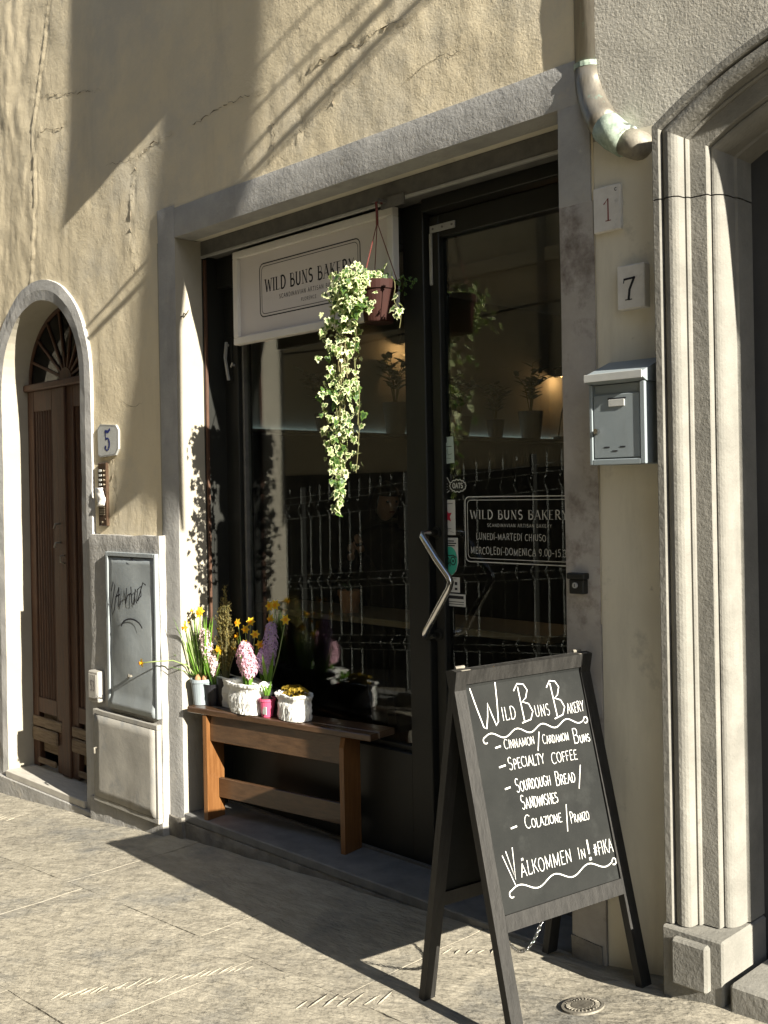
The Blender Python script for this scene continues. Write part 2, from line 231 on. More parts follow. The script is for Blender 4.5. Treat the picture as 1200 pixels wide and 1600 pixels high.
# ------------------------------------------------------------------ mesh helpers
class MB:
    def __init__(s): s.v = []; s.f = []; s.mi = []; s.cur = 0
    def add(s, vs, fs):
        o = len(s.v); s.v += [tuple(x) for x in vs]
        for f in fs: s.f.append([i + o for i in f]); s.mi.append(s.cur)
        return s
    def box(s, x0, x1, y0, y1, z0, z1, b=0.0):
        if b <= 0:
            v = [(x0,y0,z0),(x1,y0,z0),(x1,y1,z0),(x0,y1,z0),(x0,y0,z1),(x1,y0,z1),(x1,y1,z1),(x0,y1,z1)]
            return s.add(v, [(0,3,2,1),(4,5,6,7),(0,1,5,4),(1,2,6,5),(2,3,7,6),(3,0,4,7)])
        bm = bmesh.new(); bmesh.ops.create_cube(bm, size=1)
        for q in bm.verts: q.co = Vector(((x0+x1)/2 + q.co.x*(x1-x0), (y0+y1)/2 + q.co.y*(y1-y0), (z0+z1)/2 + q.co.z*(z1-z0)))
        bmesh.ops.bevel(bm, geom=list(bm.edges), offset=b, segments=1, affect='EDGES')
        s.frombm(bm); return s
    def frombm(s, bm):
        bm.verts.ensure_lookup_table(); bm.verts.index_update()
        s.add([v.co[:] for v in bm.verts], [[q.index for q in f.verts] for f in bm.faces]); bm.free()
    def obb(s, p0, p1, wdir, w_, tdir, t_):
        """bar from p0 to p1, section w_ along wdir and t_ along tdir (centred)"""
        p0, p1, a, c = Vector(p0), Vector(p1), Vector(wdir).normalized() * w_ / 2, Vector(tdir).normalized() * t_ / 2
        v = [p0-a-c, p0+a-c, p0+a+c, p0-a+c, p1-a-c, p1+a-c, p1+a+c, p1-a+c]
        return s.add(v, [(0,3,2,1),(4,5,6,7),(0,1,5,4),(1,2,6,5),(2,3,7,6),(3,0,4,7)])
    def tube(s, path, r, n=8, cap=True, closed=False):
        P = [Vector(p) for p in path]; k = len(P); rr = r if isinstance(r, (list, tuple)) else [r] * k
        t0 = (P[1] - P[0]).normalized(); up = Vector((0, 0, 1)) if abs(t0.z) < 0.9 else Vector((1, 0, 0))
        a = t0.cross(up).normalized(); vs = []
        for i in range(k):
            if closed: t = (P[(i+1) % k] - P[i-1]).normalized()
            else: t = (P[min(i+1, k-1)] - P[max(i-1, 0)]).normalized()
            a = (a - t * a.dot(t)).normalized(); b = t.cross(a)
            for j in range(n):
                an = 2 * math.pi * j / n
                vs.append(P[i] + (a * math.cos(an) + b * math.sin(an)) * rr[i])
        fs = []
        for i in range(k if closed else k - 1):
            i2 = (i + 1) % k
            for j in range(n):
                j2 = (j + 1) % n
                fs.append((i*n+j, i*n+j2, i2*n+j2, i2*n+j))
        if cap and not closed:
            fs.append(list(range(n))[::-1]); fs.append([(k-1)*n+j for j in range(n)])
        return s.add(vs, fs)
    def lathe(s, prof, c=(0, 0, 0), n=24, sx=1, sy=1):
        vs = []; fs = []
        for (r_, z) in prof:
            for j in range(n):
                an = 2*math.pi*j/n; vs.append((c[0]+r_*math.cos(an)*sx, c[1]+r_*math.sin(an)*sy, c[2]+z))
        for i in range(len(prof)-1):
            for j in range(n):
                j2 = (j+1) % n; fs.append((i*n+j, i*n+j2, (i+1)*n+j2, (i+1)*n+j))
        fs.append([j for j in range(n)][::-1]); fs.append([(len(prof)-1)*n+j for j in range(n)])
        return s.add(vs, fs)
    def prism(s, poly, f, h0, h1):
        """poly of 2D points; f(a,b,h)->3D; between heights h0 and h1"""
        n = len(poly)
        s.add([f(a, b, h0) for a, b in poly] + [f(a, b, h1) for a, b in poly],
              [list(range(n))[::-1], [n+i for i in range(n)]] + [(i, (i+1) % n, n+(i+1) % n, n+i) for i in range(n)])
        return s
    def ribbon(s, pts, wd, f, h=0, caps=True):
        """flat stroke along 2D pts of width wd, f(a,b,h)->3D"""
        P = [Vector((p[0], p[1])) for p in pts]
        Q = [P[0]]
        for p in P[1:]:
            if (p - Q[-1]).length > 1e-5: Q.append(p)
        P = Q
        if len(P) < 2: P = [P[0], P[0] + Vector((wd * 0.3, 0))]
        k = len(P); vs = []
        for i in range(k):
            t = P[min(i+1, k-1)] - P[max(i-1, 0)]
            t.normalize(); nrm = Vector((-t.y, t.x))
            e = 0.0
            if caps and i == 0: base = P[i] - t * wd * 0.35
            elif caps and i == k-1: base = P[i] + t * wd * 0.35
            else: base = P[i]
            vs.append(f(*(base + nrm*wd/2), h)); vs.append(f(*(base - nrm*wd/2), h))
        s.add(vs, [(2*i, 2*i+1, 2*i+3, 2*i+2) for i in range(k-1)]); return s
    def build(s, name, m=None, parent=None, smooth=False, label=None, cat=None, group=None, kind=None, loc=None):
        me = bpy.data.meshes.new(name); me.from_pydata(s.v, [], s.f)
        ms = m if isinstance(m, (list, tuple)) else [m]
        for q in ms: me.materials.append(M[q] if isinstance(q, str) else q)
        if len(ms) > 1: me.polygons.foreach_set('material_index', s.mi)
        if smooth: me.polygons.foreach_set('use_smooth', [True]*len(me.polygons))
        me.update()
        o = bpy.data.objects.new(name, me); COL.objects.link(o)
        if parent: o.parent = parent
        if loc: o.location = loc
        tag(o, label, cat, group, kind); return o
def tag(o, label=None, cat=None, group=None, kind=None):
    if label: o['label'] = label
    if cat: o['category'] = cat
    if group: o['group'] = group
    if kind: o['kind'] = kind
    return o
def thing(name, label, cat, loc=(0, 0, 0), group=None):
    o = bpy.data.objects.new(name, None); COL.objects.link(o); o.location = loc; o.empty_display_size = 0.1
    tag(o, label, cat, group); return o
def inst(name, mesh, parent, mw):
    o = bpy.data.objects.new(name, mesh); COL.objects.link(o); o.parent = parent; o.matrix_basis = mw; return o
def fixn(o):
    bm = bmesh.new(); bm.from_mesh(o.data); bmesh.ops.recalc_face_normals(bm, faces=bm.faces); bm.to_mesh(o.data); bm.free()
def fbm(x, y, z, o=4):
    return noise.fractal((x, y, z), 1.0, 2.0, o)

# ------------------------------------------------------------------ stroke lettering
def arc(cx, cy, rx, ry, a0, a1, n=9):
    return [(cx + rx*math.cos(R(a0+(a1-a0)*i/n)), cy + ry*math.sin(R(a0+(a1-a0)*i/n))) for i in range(n+1)]
# each glyph: width, [(thickness class, serif, points)]
T_, t_ = 1, 0
G = {
 'A': (.72, [(t_, 3, [(.04,0),(.36,1)]), (T_, 1, [(.36,1),(.68,0)]), (t_, 0, [(.16,.36),(.56,.36)])]),
 'B': (.62, [(T_, 3, [(.12,0),(.12,1)]), (t_, 0, [(.12,1),(.32,1)]+arc(.32,.77,.2,.23,90,-90)+[(.12,.54)]), (T_, 0, [(.12,.54),(.34,.54)]+arc(.34,.27,.24,.27,90,-90)+[(.12,0)])]),
 'C': (.70, [(T_, 0, arc(.40,.5,.34,.5,50,310,14))]),
 'D': (.70, [(T_, 3, [(.12,0),(.12,1)]), (T_, 0, [(.12,1),(.28,1)]+arc(.28,.5,.36,.5,90,-90,12)+[(.12,0)])]),
 'E': (.58, [(T_, 3, [(.12,0),(.12,1)]), (t_, 0, [(.12,1),(.52,1)]), (t_, 0, [(.12,.52),(.44,.52)]), (t_, 0, [(.12,0),(.54,0)])]),
 'F': (.54, [(T_, 3, [(.12,0),(.12,1)]), (t_, 0, [(.12,1),(.52,1)]), (t_, 0, [(.12,.52),(.42,.52)])]),
 'G': (.74, [(T_, 0, arc(.40,.5,.34,.5,50,310,14)+[(.62,.14),(.62,.44),(.44,.44)])]),
 'H': (.72, [(T_, 3, [(.12,0),(.12,1)]), (T_, 3, [(.60,0),(.60,1)]), (t_, 0, [(.12,.52),(.60,.52)])]),
 'I': (.26, [(T_, 3, [(.13,0),(.13,1)])]),
 'K': (.66, [(T_, 3, [(.12,0),(.12,1)]), (t_, 2, [(.14,.42),(.58,1)]), (T_, 1, [(.28,.58),(.62,0)])]),
 'L': (.56, [(T_, 3, [(.12,0),(.12,1)]), (t_, 0, [(.12,0),(.52,0),(.52,.1)])]),
 'M': (.86, [(t_, 3, [(.12,0),(.12,1)]), (T_, 0, [(.12,1),(.43,.1)]), (t_, 0, [(.43,.1),(.74,1)]), (T_, 3, [(.74,0),(.74,1)])]),
 'N': (.74, [(t_, 3, [(.12,0),(.12,1)]), (T_, 0, [(.12,1),(.62,0)]), (t_, 3, [(.62,0),(.62,1)])]),
 'O': (.76, [(T_, 0, arc(.38,.5,.32,.5,90,450,18))]),
 'P': (.60, [(T_, 3, [(.12,0),(.12,1)]), (T_, 0, [(.12,1),(.30,1)]+arc(.30,.74,.24,.26,90,-90)+[(.12,.48)])]),
 'R': (.66, [(T_, 3, [(.12,0),(.12,1)]), (T_, 0, [(.12,1),(.30,1)]+arc(.30,.75,.22,.25,90,-90)+[(.12,.50)]), (T_, 1, [(.30,.50),(.62,0)])]),
 'S': (.58, [(T_, 0, arc(.29,.75,.21,.25,40,270,10)+arc(.29,.26,.22,.26,90,-140,10))]),
 'T': (.64, [(T_, 1, [(.32,1),(.32,0)]), (t_, 0, [(.04,.9),(.04,1),(.60,1),(.60,.9)])]),
 'U': (.72, [(T_, 2, [(.12,1),(.12,.3)]+arc(.36,.3,.24,.3,180,360,10)+[(.60,1)])]),
 'V': (.70, [(T_, 2, [(.35,0),(.04,1)]), (t_, 2, [(.35,0),(.66,1)])]),
 'W': (.98, [(T_, 2, [(.27,0),(.04,1)]), (t_, 0, [(.27,0),(.49,.95)]), (T_, 0, [(.49,.95),(.72,0)]), (t_, 2, [(.72,0),(.94,1)])]),
 'Y': (.66, [(T_, 0, [(.04,1),(.33,.5)]), (t_, 0, [(.62,1),(.33,.5)]), (T_, 1, [(.33,.5),(.33,0)])]),
 'Z': (.60, [(t_, 0, [(.06,1),(.54,1)]), (T_, 0, [(.54,1),(.06,0)]), (t_, 0, [(.06,0),(.56,0)])]),
 '-': (.42, [(T_, 0, [(.06,.45),(.36,.45)])]),
 '/': (.42, [(T_, 0, [(.04,-.25),(.38,1.25)])]),
 '.': (.22, [(T_, 0, [(.10,.03),(.13,.03)])]),
 '!': (.24, [(T_, 0, [(.12,1.2),(.12,.3)]), (T_, 0, [(.10,.03),(.14,.03)])]),
 '#': (.62, [(T_, 0, [(.18,.1),(.26,.9)]), (T_, 0, [(.38,.1),(.46,.9)]), (T_, 0, [(.06,.35),(.54,.38)]), (T_, 0, [(.08,.62),(.56,.65)])]),
 '`': (.01, [(T_, 0, [(-.16,1.1),(-.12,1.14)])]),
 '"': (.01, [(T_, 0, [(-.44,1.12),(-.42,1.28)]), (T_, 0, [(-.28,1.12),(-.26,1.28)])]),
 '0': (.62, [(T_, 0, arc(.31,.5,.25,.5,90,450,16))]),
 '1': (.42, [(T_, 1, [(.10,.72),(.24,1),(.24,0)])]),
 '3': (.56, [(T_, 0, arc(.26,.75,.2,.25,140,-90,10)+arc(.26,.26,.24,.26,90,-140,10))]),
 '5': (.58, [(T_, 0, [(.16,.62),(.18,1)]), (T_, 0, [(.18,.97),(.50,1.0)]), (T_, 0, [(.16,.56)]+arc(.27,.32,.24,.31,100,-130,12))]),
 '7': (.58, [(T_, 0, [(.06,.86),(.08,1),(.54,1)]), (T_, 0, [(.54,1),(.26,0)])]),
 '9': (.60, [(T_, 0, arc(.29,.70,.21,.28,0,360,14)+[(.50,.66),(.44,.2),(.26,0)])]),
 ' ': (.34, []),
}
G['l'] = G['L']
def text_w(s, sp): return sum(G[c][0] + (sp if G[c][0] > .05 else 0) for c in s)
def text(mb, s, f, a, b, h, width=None, thick=.13, thin=None, sp=.12, serif=False, jit=0.0, slope=0.0, small=None, lift=0.0, capw=1.0):
    """write s with baseline start (a,b), cap height h, in the surface frame f. width fits the line"""
    thin = thick if thin is None else thin
    small = small or 1.0
    W = 0
    adv = []
    for i, c in enumerate(s):
        k = small if (small != 1.0 and i > 0 and s[i-1] not in ' /-#') else 1.0
        adv.append(k); W += (G[c][0] + (sp if G[c][0] > .05 else 0)) * k
    sx = (width / W) if width else h
    x = 0
    for i, c in enumerate(s):
        k = adv[i]; gw, st = G[c]
        dy = random.uniform(-jit, jit) * h; rot = random.uniform(-jit, jit) * 0.8; sh = 1 + random.uniform(-jit, jit)
        for cls, sf, pts in st:
            q = []
            for (px, py) in pts:
                px2 = px + rot * py; X_ = a + (x + px2 * k) * sx
                Y_ = b + (py * k * h * sh + dy * k) + slope * (x + px2 * k) * sx
                q.append((X_, Y_))
            wd = (thick if cls else thin) * h * (k if serif else 1)
            mb.ribbon(q, wd, f, lift, caps=not serif)
            if serif:
                ends = []
                if sf & 1: ends.append(min(q, key=lambda p_: p_[1]))
                if sf & 2: ends.append(max(q, key=lambda p_: p_[1]))
                for e in ends:
                    mb.ribbon([(e[0]-.13*h, e[1]), (e[0]+.13*h, e[1])], .045*h, f, lift, caps=False)
        x += (gw + (sp if gw > .05 else 0)) * k
def rrect(x0, x1, y0, y1, r, n=6):
    p = arc(x1-r, y1-r, r, r, 0, 90, n) + arc(x0+r, y1-r, r, r, 90, 180, n) + arc(x0+r, y0+r, r, r, 180, 270, n) + arc(x1-r, y0+r, r, r, 270, 360, n)
    return p + [p[0]]
def wallf(y): return lambda a, b, h: (a, y - h, b)

# ------------------------------------------------------------------ ground
GX = [x*1.18 for x in (-60, -9, -5.77, -4.79, -3.97, -1.75, -1.36, 0, 4, 60)]
GZ = [z*1.18 for z in (-3.5, -.40, -.143, -.068, 0, .112, .170, .225, .39, 3.0)]
def gz(x, y):
    for i in range(len(GX)-1):
        if x <= GX[i+1] or i == len(GX)-2:
            k = (x-GX[i])/(GX[i+1]-GX[i]); return GZ[i]+(GZ[i+1]-GZ[i])*k + .01*y
xs = [-60, -30, -18] + [-12+0.5*i for i in range(41)] + [12, 20, 60]; ys = [-40, -12, -6, -4, -3, -2, -1, 0, .4, 1, 4]
mb = MB()
for x in xs:
    for y in ys: mb.v.append((x, y, gz(x, y) - .03))
ny = len(ys)
for i in range(len(xs)-1):
    for j in range(ny-1): mb.f.append([i*ny+j, (i+1)*ny+j, (i+1)*ny+j+1, i*ny+j+1]); mb.mi.append(0)
pav = mb.build('pavement', 'dirt', kind='structure')
# paving slabs: rows along the wall
random.seed(3)
def slab(x0, x1, y0, y1, dz, tx, ty):
    g_ = .0022; x0 += g_; x1 -= g_; y0 += g_; y1 -= g_
    nx = max(3, int((x1-x0)/.09)); nyy = max(3, int((y1-y0)/.09)); b = MB(); top = []
    for i in range(nx+1):
        for j in range(nyy+1):
            x = x0+(x1-x0)*i/nx; y = y0+(y1-y0)*j/nyy
            e = 0.0001 if i in (0, nx) or j in (0, nyy) else 0
            xx = x + (random.uniform(-.003, .003) if e else 0); yy = y + (random.uniform(-.003, .003) if e else 0)
            z = gz(x, y) + dz + tx*(x-x0) + ty*(y-y0) + .005*noise.noise((x*2.3, y*5, 0)) + .003*noise.noise((x*7, y*14, 3)) - e
            b.v.append((xx, yy, z))
    for i in range(nx):
        for j in range(nyy):
            k = i*(nyy+1)+j; b.f.append([k, k+nyy+1, k+nyy+2, k+1]); b.mi.append(0)
    ring = [i*(nyy+1) for i in range(nx+1)] + [nx*(nyy+1)+j for j in range(1, nyy+1)] + [i*(nyy+1)+nyy for i in range(nx-1, -1, -1)] + [j for j in range(nyy-1, 0, -1)]
    o = len(b.v); n = len(ring)
    for q in ring: v = b.v[q]; b.v.append((v[0], v[1], v[2]-.05))
    for q in ring: b.v.append(b.v[q])
    for i in range(n): b.f.append([o+n+i, o+i, o+(i+1) % n, o+n+(i+1) % n]); b.mi.append(0)
    ob = b.build('paving_slab', 'slab', pav, smooth=False)
    for p in ob.data.polygons[:nx*nyy]: p.use_smooth = True
rows = [(-.72, .02), (-1.42, -.72), (-2.1, -1.42), (-2.85, -2.1)]
cuts = [[-13, -11.6, -10.3, -9.3, -8.1, -7.05, -6.0, -4.5, -3.45, -2.62, -1.15, 0.1, 1.4, 2.6],
        [-13, -11.9, -10.6, -9.6, -8.6, -7.4, -6.3, -5.2, -4.36, -3.1, -2.3, -1.2, -.1, 1.2, 2.6],
        [-13, -11.3, -10.1, -9, -7.7, -6.8, -5.7, -4.7, -3.6, -2.7, -1.6, -.5, .6, 2.0],
        [-13, -11.3, -10, -8.9, -7.9, -6.6, -5.4, -4.3, -3.2, -2, -.9, .4, 2.0]]
for (y0, y1), c in zip(rows, cuts):
    for i in range(len(c)-1):
        slab(c[i], c[i+1], y0, y1, random.uniform(-.0008, .0008), random.uniform(-.0006, .0006), random.uniform(-.0008, .0008))
# tooled strips of short chisel ridges along some slab edges
b = MB()
def ridges(x0, y0, x1, y1, n, ln):
    for i in range(n):
        k = (i+random.uniform(-.2, .2))/n; x = x0+(x1-x0)*k; y = y0+(y1-y0)*k
        l = ln*random.uniform(.6, 1.1); dx = random.uniform(-.012, .012)+.012
        P = [(x-l*.35*s_+dx*s_, y+l*s_, gz(x, y+l*s_)+.0012+random.uniform(-.001, .001)) for s_ in (0, .35, .7, 1)]
        b.tube(P, [.001, .0032, .0028, .001], 5)
ridges(-3.40, -1.36, -3.04, -.78, 22, .085); ridges(-2.68, -.88, -2.46, -.66, 7, .10); ridges(-2.62, -.30, -2.42, -.13, 6, .06); ridges(-6.6, -.5, -5.9, -.35, 14, .09)
b.build('tooled_ridge', 'slab', pav, smooth=True, kind='stuff')
# kerb side debris crack lines filled with dirt near the wall
# inspection cover
mc = thing('manhole_cover', 'small round cast iron cover set in the pavement near the portal', 'manhole cover', (-1.945, -.318, gz(-1.945, -.318)-.001)); mc.rotation_euler = (0, -math.atan((gz(-1.90, -.318)-gz(-1.99, -.318))/.09), 0)
b = MB(); b.lathe([(.067, -.01), (.067, .008), (.058, .008), (.057, .004)], n=36); b.build('rim', 'iron', mc, smooth=False)
b = MB(); b.lathe([(.055, -.01), (.055, .007), (.004, .0075)], n=36)
for i in range(26):
    a = 2*math.pi*i/26; b.obb((.040*math.cos(a), .040*math.sin(a), .009), (.052*math.cos(a), .052*math.sin(a), .009), (-math.sin(a), math.cos(a), 0), .004, (0, 0, 1), .004)
for i in range(-3, 4):
    hw = math.sqrt(max(.0004, .034**2-(i*.009)**2)); b.obb((-hw, i*.009, .009), (hw, i*.009, .009), (0, 1, 0), .004, (0, 0, 1), .004)
b.build('lid', 'iron', mc)

# ------------------------------------------------------------------ the yellow building front
house = thing('building', 'old plastered house front, yellow wall with grey painted surrounds round the shop opening', 'building', (-4, .3, 0))
HL = Vector(house.location)
def hb(b, name, m, smooth=False, label=None, kind=None, fix=False):
    b.v = [(x-HL.x, y-HL.y, z-HL.z) for x, y, z in b.v]
    o = b.build(name, m, house, smooth=smooth, label=label, kind=kind)
    if fix: fixn(o)
    return o
cracks = [([(-3.60, 3.62), (-3.50, 3.655), (-3.384, 3.645), (-3.30, 3.67), (-3.222, 3.644), (-3.12, 3.68), (-3.068, 3.669), (-2.95, 3.66), (-2.887, 3.665)], .006, .009),
          ([(-4.95, 3.60), (-4.82, 3.634), (-4.72, 3.62), (-4.625, 3.645)], .006, .006), ([(-4.5, 3.62), (-4.35, 3.64), (-4.204, 3.658), (-4.0, 3.65), (-3.829, 3.629)], .004, .008),
          ([(-5.001, 3.548), (-5.039, 3.417), (-5.058, 3.23), (-5.049, 3.124), (-5.03, 3.05), (-5.001, 2.994)], .006, .007),
          ([(-5.945, 4.773), (-6.088, 4.311), (-6.183, 4.061), (-6.155, 3.697), (-6.2, 3.3), (-6.3, 2.9)], .007, .010),
          ([(-6.25, 4.25), (-6.091, 4.234), (-5.54, 4.105), (-5.324, 4.054)], .004, .005), ([(-6.1, 4.0), (-6.0, 4.02), (-5.9, 3.97), (-5.775, 3.975)], .005, .006),
          ([(-3.83, 3.30), (-3.80, 3.42), (-3.82, 3.5)], .004, .005), ([(-3.62, 3.35), (-3.61, 3.47)], .006, .008), ([(-5.30, 2.02), (-5.29, 1.8), (-5.27, 1.6)], .005, .008), ([(-3.40, 3.44), (-3.38, 3.56)], .005, .008)]
def segd(px, pz, a, c):
    ax, az = a; bx, bz = c; vx, vz = bx-ax, bz-az; L = vx*vx+vz*vz
    t = max(0, min(1, ((px-ax)*vx+(pz-az)*vz)/L)); dx, dz = px-ax-t*vx, pz-az-t*vz
    return math.hypot(dx, dz), dz*abs(vx)-dx*abs(vz)
cbox = [(min(p[0] for p in c)-.05, max(p[0] for p in c)+.05, min(p[1] for p in c)-.05, max(p[1] for p in c)+.05, c, am, wd) for c, am, wd in cracks]
def wall_y(x, z):
    left = min(1, max(0, (-5.75 - x)/0.9)); top = min(1, max(0, (z-2.9)/1))
    up = min(1, max(0, (x+3.6)/1.2))*min(1, max(0, (z-3.2)/.5))
    am = .0025 + .011*left*top + .0025*up
    y = -am*fbm(x*1.9+3, z*.8, 1.3, 5)
    y += -(.002+.003*left+.004*up)*fbm(x*7, z*4.5, 7.7, 4)
    if left > 0: y += -.012*left*max(0, fbm(x*5, z*1.6, 20, 3)-.1)
    for x0, x1, z0, z1, c, a_, wd in cbox:
        if x0 < x < x1 and z0 < z < z1:
            best = min(segd(x, z, c[i], c[i+1]) for i in range(len(c)-1))
            dd = best[0] + .016*noise.noise((x*16, z*16, 0)) + .006*noise.noise((x*45, z*45, 0))
            if 0 < dd < wd*2.2:
                y += -a_*max(0, 1-dd/(wd*2.2))*(1 if best[1] > 0 else -.7)
    return y
def crack_line(pts, wd, seed, amp=.010):
    P = []; random.seed(seed)
    for a, c in zip(pts, pts[1:]):
        n = max(2, int(math.dist(a, c)/.02))
        for i in range(n): k = i/n; P.append((a[0]+(c[0]-a[0])*k+random.uniform(-amp, amp), a[1]+(c[1]-a[1])*k+random.uniform(-amp, amp)))
    b = MB(); vs = []
    for i, (x, z) in enumerate(P):
        k = i/(len(P)-1); w2 = wd*(.25+.75*math.sin(math.pi*k))*random.uniform(.3, 1.2)/2
        t0 = Vector((P[min(i+1, len(P)-1)][0]-P[max(i-1, 0)][0], P[min(i+1, len(P)-1)][1]-P[max(i-1, 0)][1])).normalized()
        for sg in (1, -1):
            xx, zz = x-t0.y*w2*sg, z+t0.x*w2*sg; b.v.append((xx, .008+wall_y(xx, zz)-.0015, zz))
    for i in range(len(P)-1): b.f.append([2*i, 2*i+1, 2*i+3, 2*i+2]); b.mi.append(0)
    hb(b, 'crack', 'crack_dark')  # thin ribbon over the plaster; crack depth shade is painted as dark brown
def in_shop(x, z): return -4.70 < x < -2.14 and z < 3.16
def in_door(x, z):
    if z < 2.465: return -6.72 < x < -5.56
    return math.hypot(x+6.145, z-2.465) < .575
def in_portal(x, z):
    return abs(x+.925) < .82 and z < 1.664+math.sqrt(max(0, 1.47**2-(x+.925)**2))
def wallgrid(x0, x1, z0, z1, st, yb, disp, holes, name, m):
    nx = int(round((x1-x0)/st)); nz = int(round((z1-z0)/st)); b = MB()
    for i in range(nx+1):
        x = x0+(x1-x0)*i/nx
        for j in range(nz+1):
            z = z0+(z1-z0)*j/nz; b.v.append((x, yb+disp(x, z), z))
    for i in range(nx):
        for j in range(nz):
            xc, zc = x0+(x1-x0)*(i+.5)/nx, z0+(z1-z0)*(j+.5)/nz
            if any(h(xc, zc) for h in holes): continue
            k = i*(nz+1)+j; b.f.append([k, k+nz+1, k+nz+2, k+1]); b.mi.append(0)
    return hb(b, name, m, smooth=True)
wallgrid(-6.95, -2.07, 1.3, 4.95, .02, .008, wall_y, [in_shop, in_door], 'wall', 'yellow')
b = MB()   # the same wall beyond the detailed field
b.box(-40, -6.95, .012, .30, -3, 13); b.box(-6.95, -2.07, .012, .30, 4.95, 13); b.box(-2.07, 40, .012, .30, 4.95, 13); b.box(6, 40, .012, .30, -.3, 4.95); b.box(-40, 40, -1.5, .30, 13, 13.25); b.box(.45, 6, .012, .30, -.3, 4.95); b.box(-2.2, .6, .36, .42, -.3, 4.95)
b.box(-6.95, -6.74, .02, .30, -1.0, 1.3); b.box(-5.55, -4.76, .02, .30, -.5, 1.3); b.box(-6.95, -4.75, .22, .30, 3.10, 4.95)
hb(b, 'upper_wall', 'yellow')
wallgrid(-2.07, .45, -.2, 4.95, .03, .012, lambda x, z: -.003*fbm(x*2, z*2, 4, 4) - .0015*fbm(x*9, z*9, 4, 3) if z > 2.86 else -.001*fbm(x*2, z*2, 4, 3), [in_portal, lambda x, z: z < 2.94 and x < -1.74], 'plaster_field', 'grey_plaster')
wallgrid(-2.07, -1.74, -.2, 2.95, .03, .010, lambda x, z: -.002*fbm(x*2, z*1.2, 9, 4), [], 'smooth_strip', 'cream_smooth')

for i, (c_, am_, wd_) in enumerate(cracks):
    if i != 4: crack_line(c_, .004, 60+i)
for i, c_ in enumerate([[(-5.3, 3.63), (-5.1, 3.60), (-4.95, 3.61)], [(-5.45, 2.7), (-5.40, 2.45), (-5.42, 2.25)], [(-3.0, 3.40), (-2.8, 3.46), (-2.6, 3.44)], [(-5.2, 2.3), (-5.05, 2.25), (-4.95, 2.28)], [(-5.28, 2.0), (-5.26, 1.75), (-5.30, 1.58)]]): crack_line(c_, .003, 90+i, .008)
# grey surround of the shop opening: left band, lintel band, right band (butted), slightly uneven faces
def bandface(x0, x1, z0, z1, y, st, amp, name, m, seed=0, depth=.12, label=None, edge=.0):
    nx = max(2, int(round((x1-x0)/st))); nz = max(2, int(round((z1-z0)/st))); b = MB()
    for i in range(nx+1):
        for j in range(nz+1):
            x = x0+(x1-x0)*i/nx; z = z0+(z1-z0)*j/nz
            xx, zz = x, z
            if edge:
                if i in (0, nx): xx += edge*noise.noise((z*6, seed, 0))
                if j in (0, nz): zz += edge*noise.noise((x*6, seed, 5))
            er = .004 if (i in (0, nx) or j in (0, nz)) else 0
            b.v.append((xx, y - amp*fbm(x*3+seed, z*2.2, seed, 4) + er, zz))
    for i in range(nx):
        for j in range(nz): k = i*(nz+1)+j; b.f.append([k, k+nz+1, k+nz+2, k+1]); b.mi.append(0)
    q = nz+1
    ring = [i*q for i in range(nx+1)] + [nx*q+j for j in range(1, nz+1)] + [i*q+nz for i in range(nx-1, -1, -1)] + [j for j in range(nz-1, 0, -1)]
    o = len(b.v)
    n = len(ring)
    for r_ in ring: v = b.v[r_]; b.v.append((v[0], y+depth, v[2]))
    for r_ in ring: b.v.append(b.v[r_])
    for i in range(n): b.f.append([o+n+i, o+i, o+(i+1) % n, o+n+(i+1) % n]); b.mi.append(0)
    return hb(b, name, m, smooth=False, label=label), nx*nz
def smooth_face(res):
    o, n = res
    for p in o.data.polygons[:n]: p.use_smooth = True
smooth_face(bandface(-4.785, -4.634, -.02, 3.262, -.004, .03, .003, 'surround_band', 'band', 1, label='left upright of the grey shop surround'))
smooth_face(bandface(-4.634, -2.080, 3.096, 3.248, -.002, .03, .003, 'surround_band', 'band', 2, label='grey lintel band over the shop opening'))
smooth_face(bandface(-2.212, -2.080, 2.75, 3.096, -.003, .03, .003, 'surround_band', 'band', 3))
smooth_face(bandface(-2.212, -2.072, .06, 2.75, -.002, .03, .003, 'surround_band', 'band_stain', 4, label='stained right upright of the shop surround'))
# reveals and soffit
b = MB(); b.box(-4.80, -4.632, .004, .42, .05, 3.094)
hb(b, 'reveal', 'reveal', label='sunlit cream left reveal of the shop opening')
b = MB(); b.box(-2.212, -2.09, .006, .42, .05, 3.094); hb(b, 'reveal', 'cream_smooth')
b = MB(); b.box(-4.632, -2.212, .02, .42, 3.098, 3.3); hb(b, 'soffit', 'cream_smooth')
b = MB()      # little wire loop in the left reveal
b.tube([(-4.632, .05, 2.71), (-4.60, .045, 2.70), (-4.585, .05, 2.715), (-4.60, .06, 2.722), (-4.62, .055, 2.70)], .003, 6)
b.tube([(-4.632, .035, 2.692), (-4.61, .03, 2.688), (-4.60, .03, 2.70)], .004, 6)
hb(b, 'wire_hook', 'iron', smooth=True)

# arched surround of the old door
def arch_path(cx, cz, rad, zb, n=28):
    return [(cx+rad, zb)] + [(cx+rad*math.cos(math.pi*i/n), cz+rad*math.sin(math.pi*i/n)) for i in range(n+1)] + [(cx-rad, zb)]
po, pi_ = arch_path(-6.145, 2.465, .645, -.30), arch_path(-6.145, 2.465, .517, -.30)
b = MB(); n = len(po)
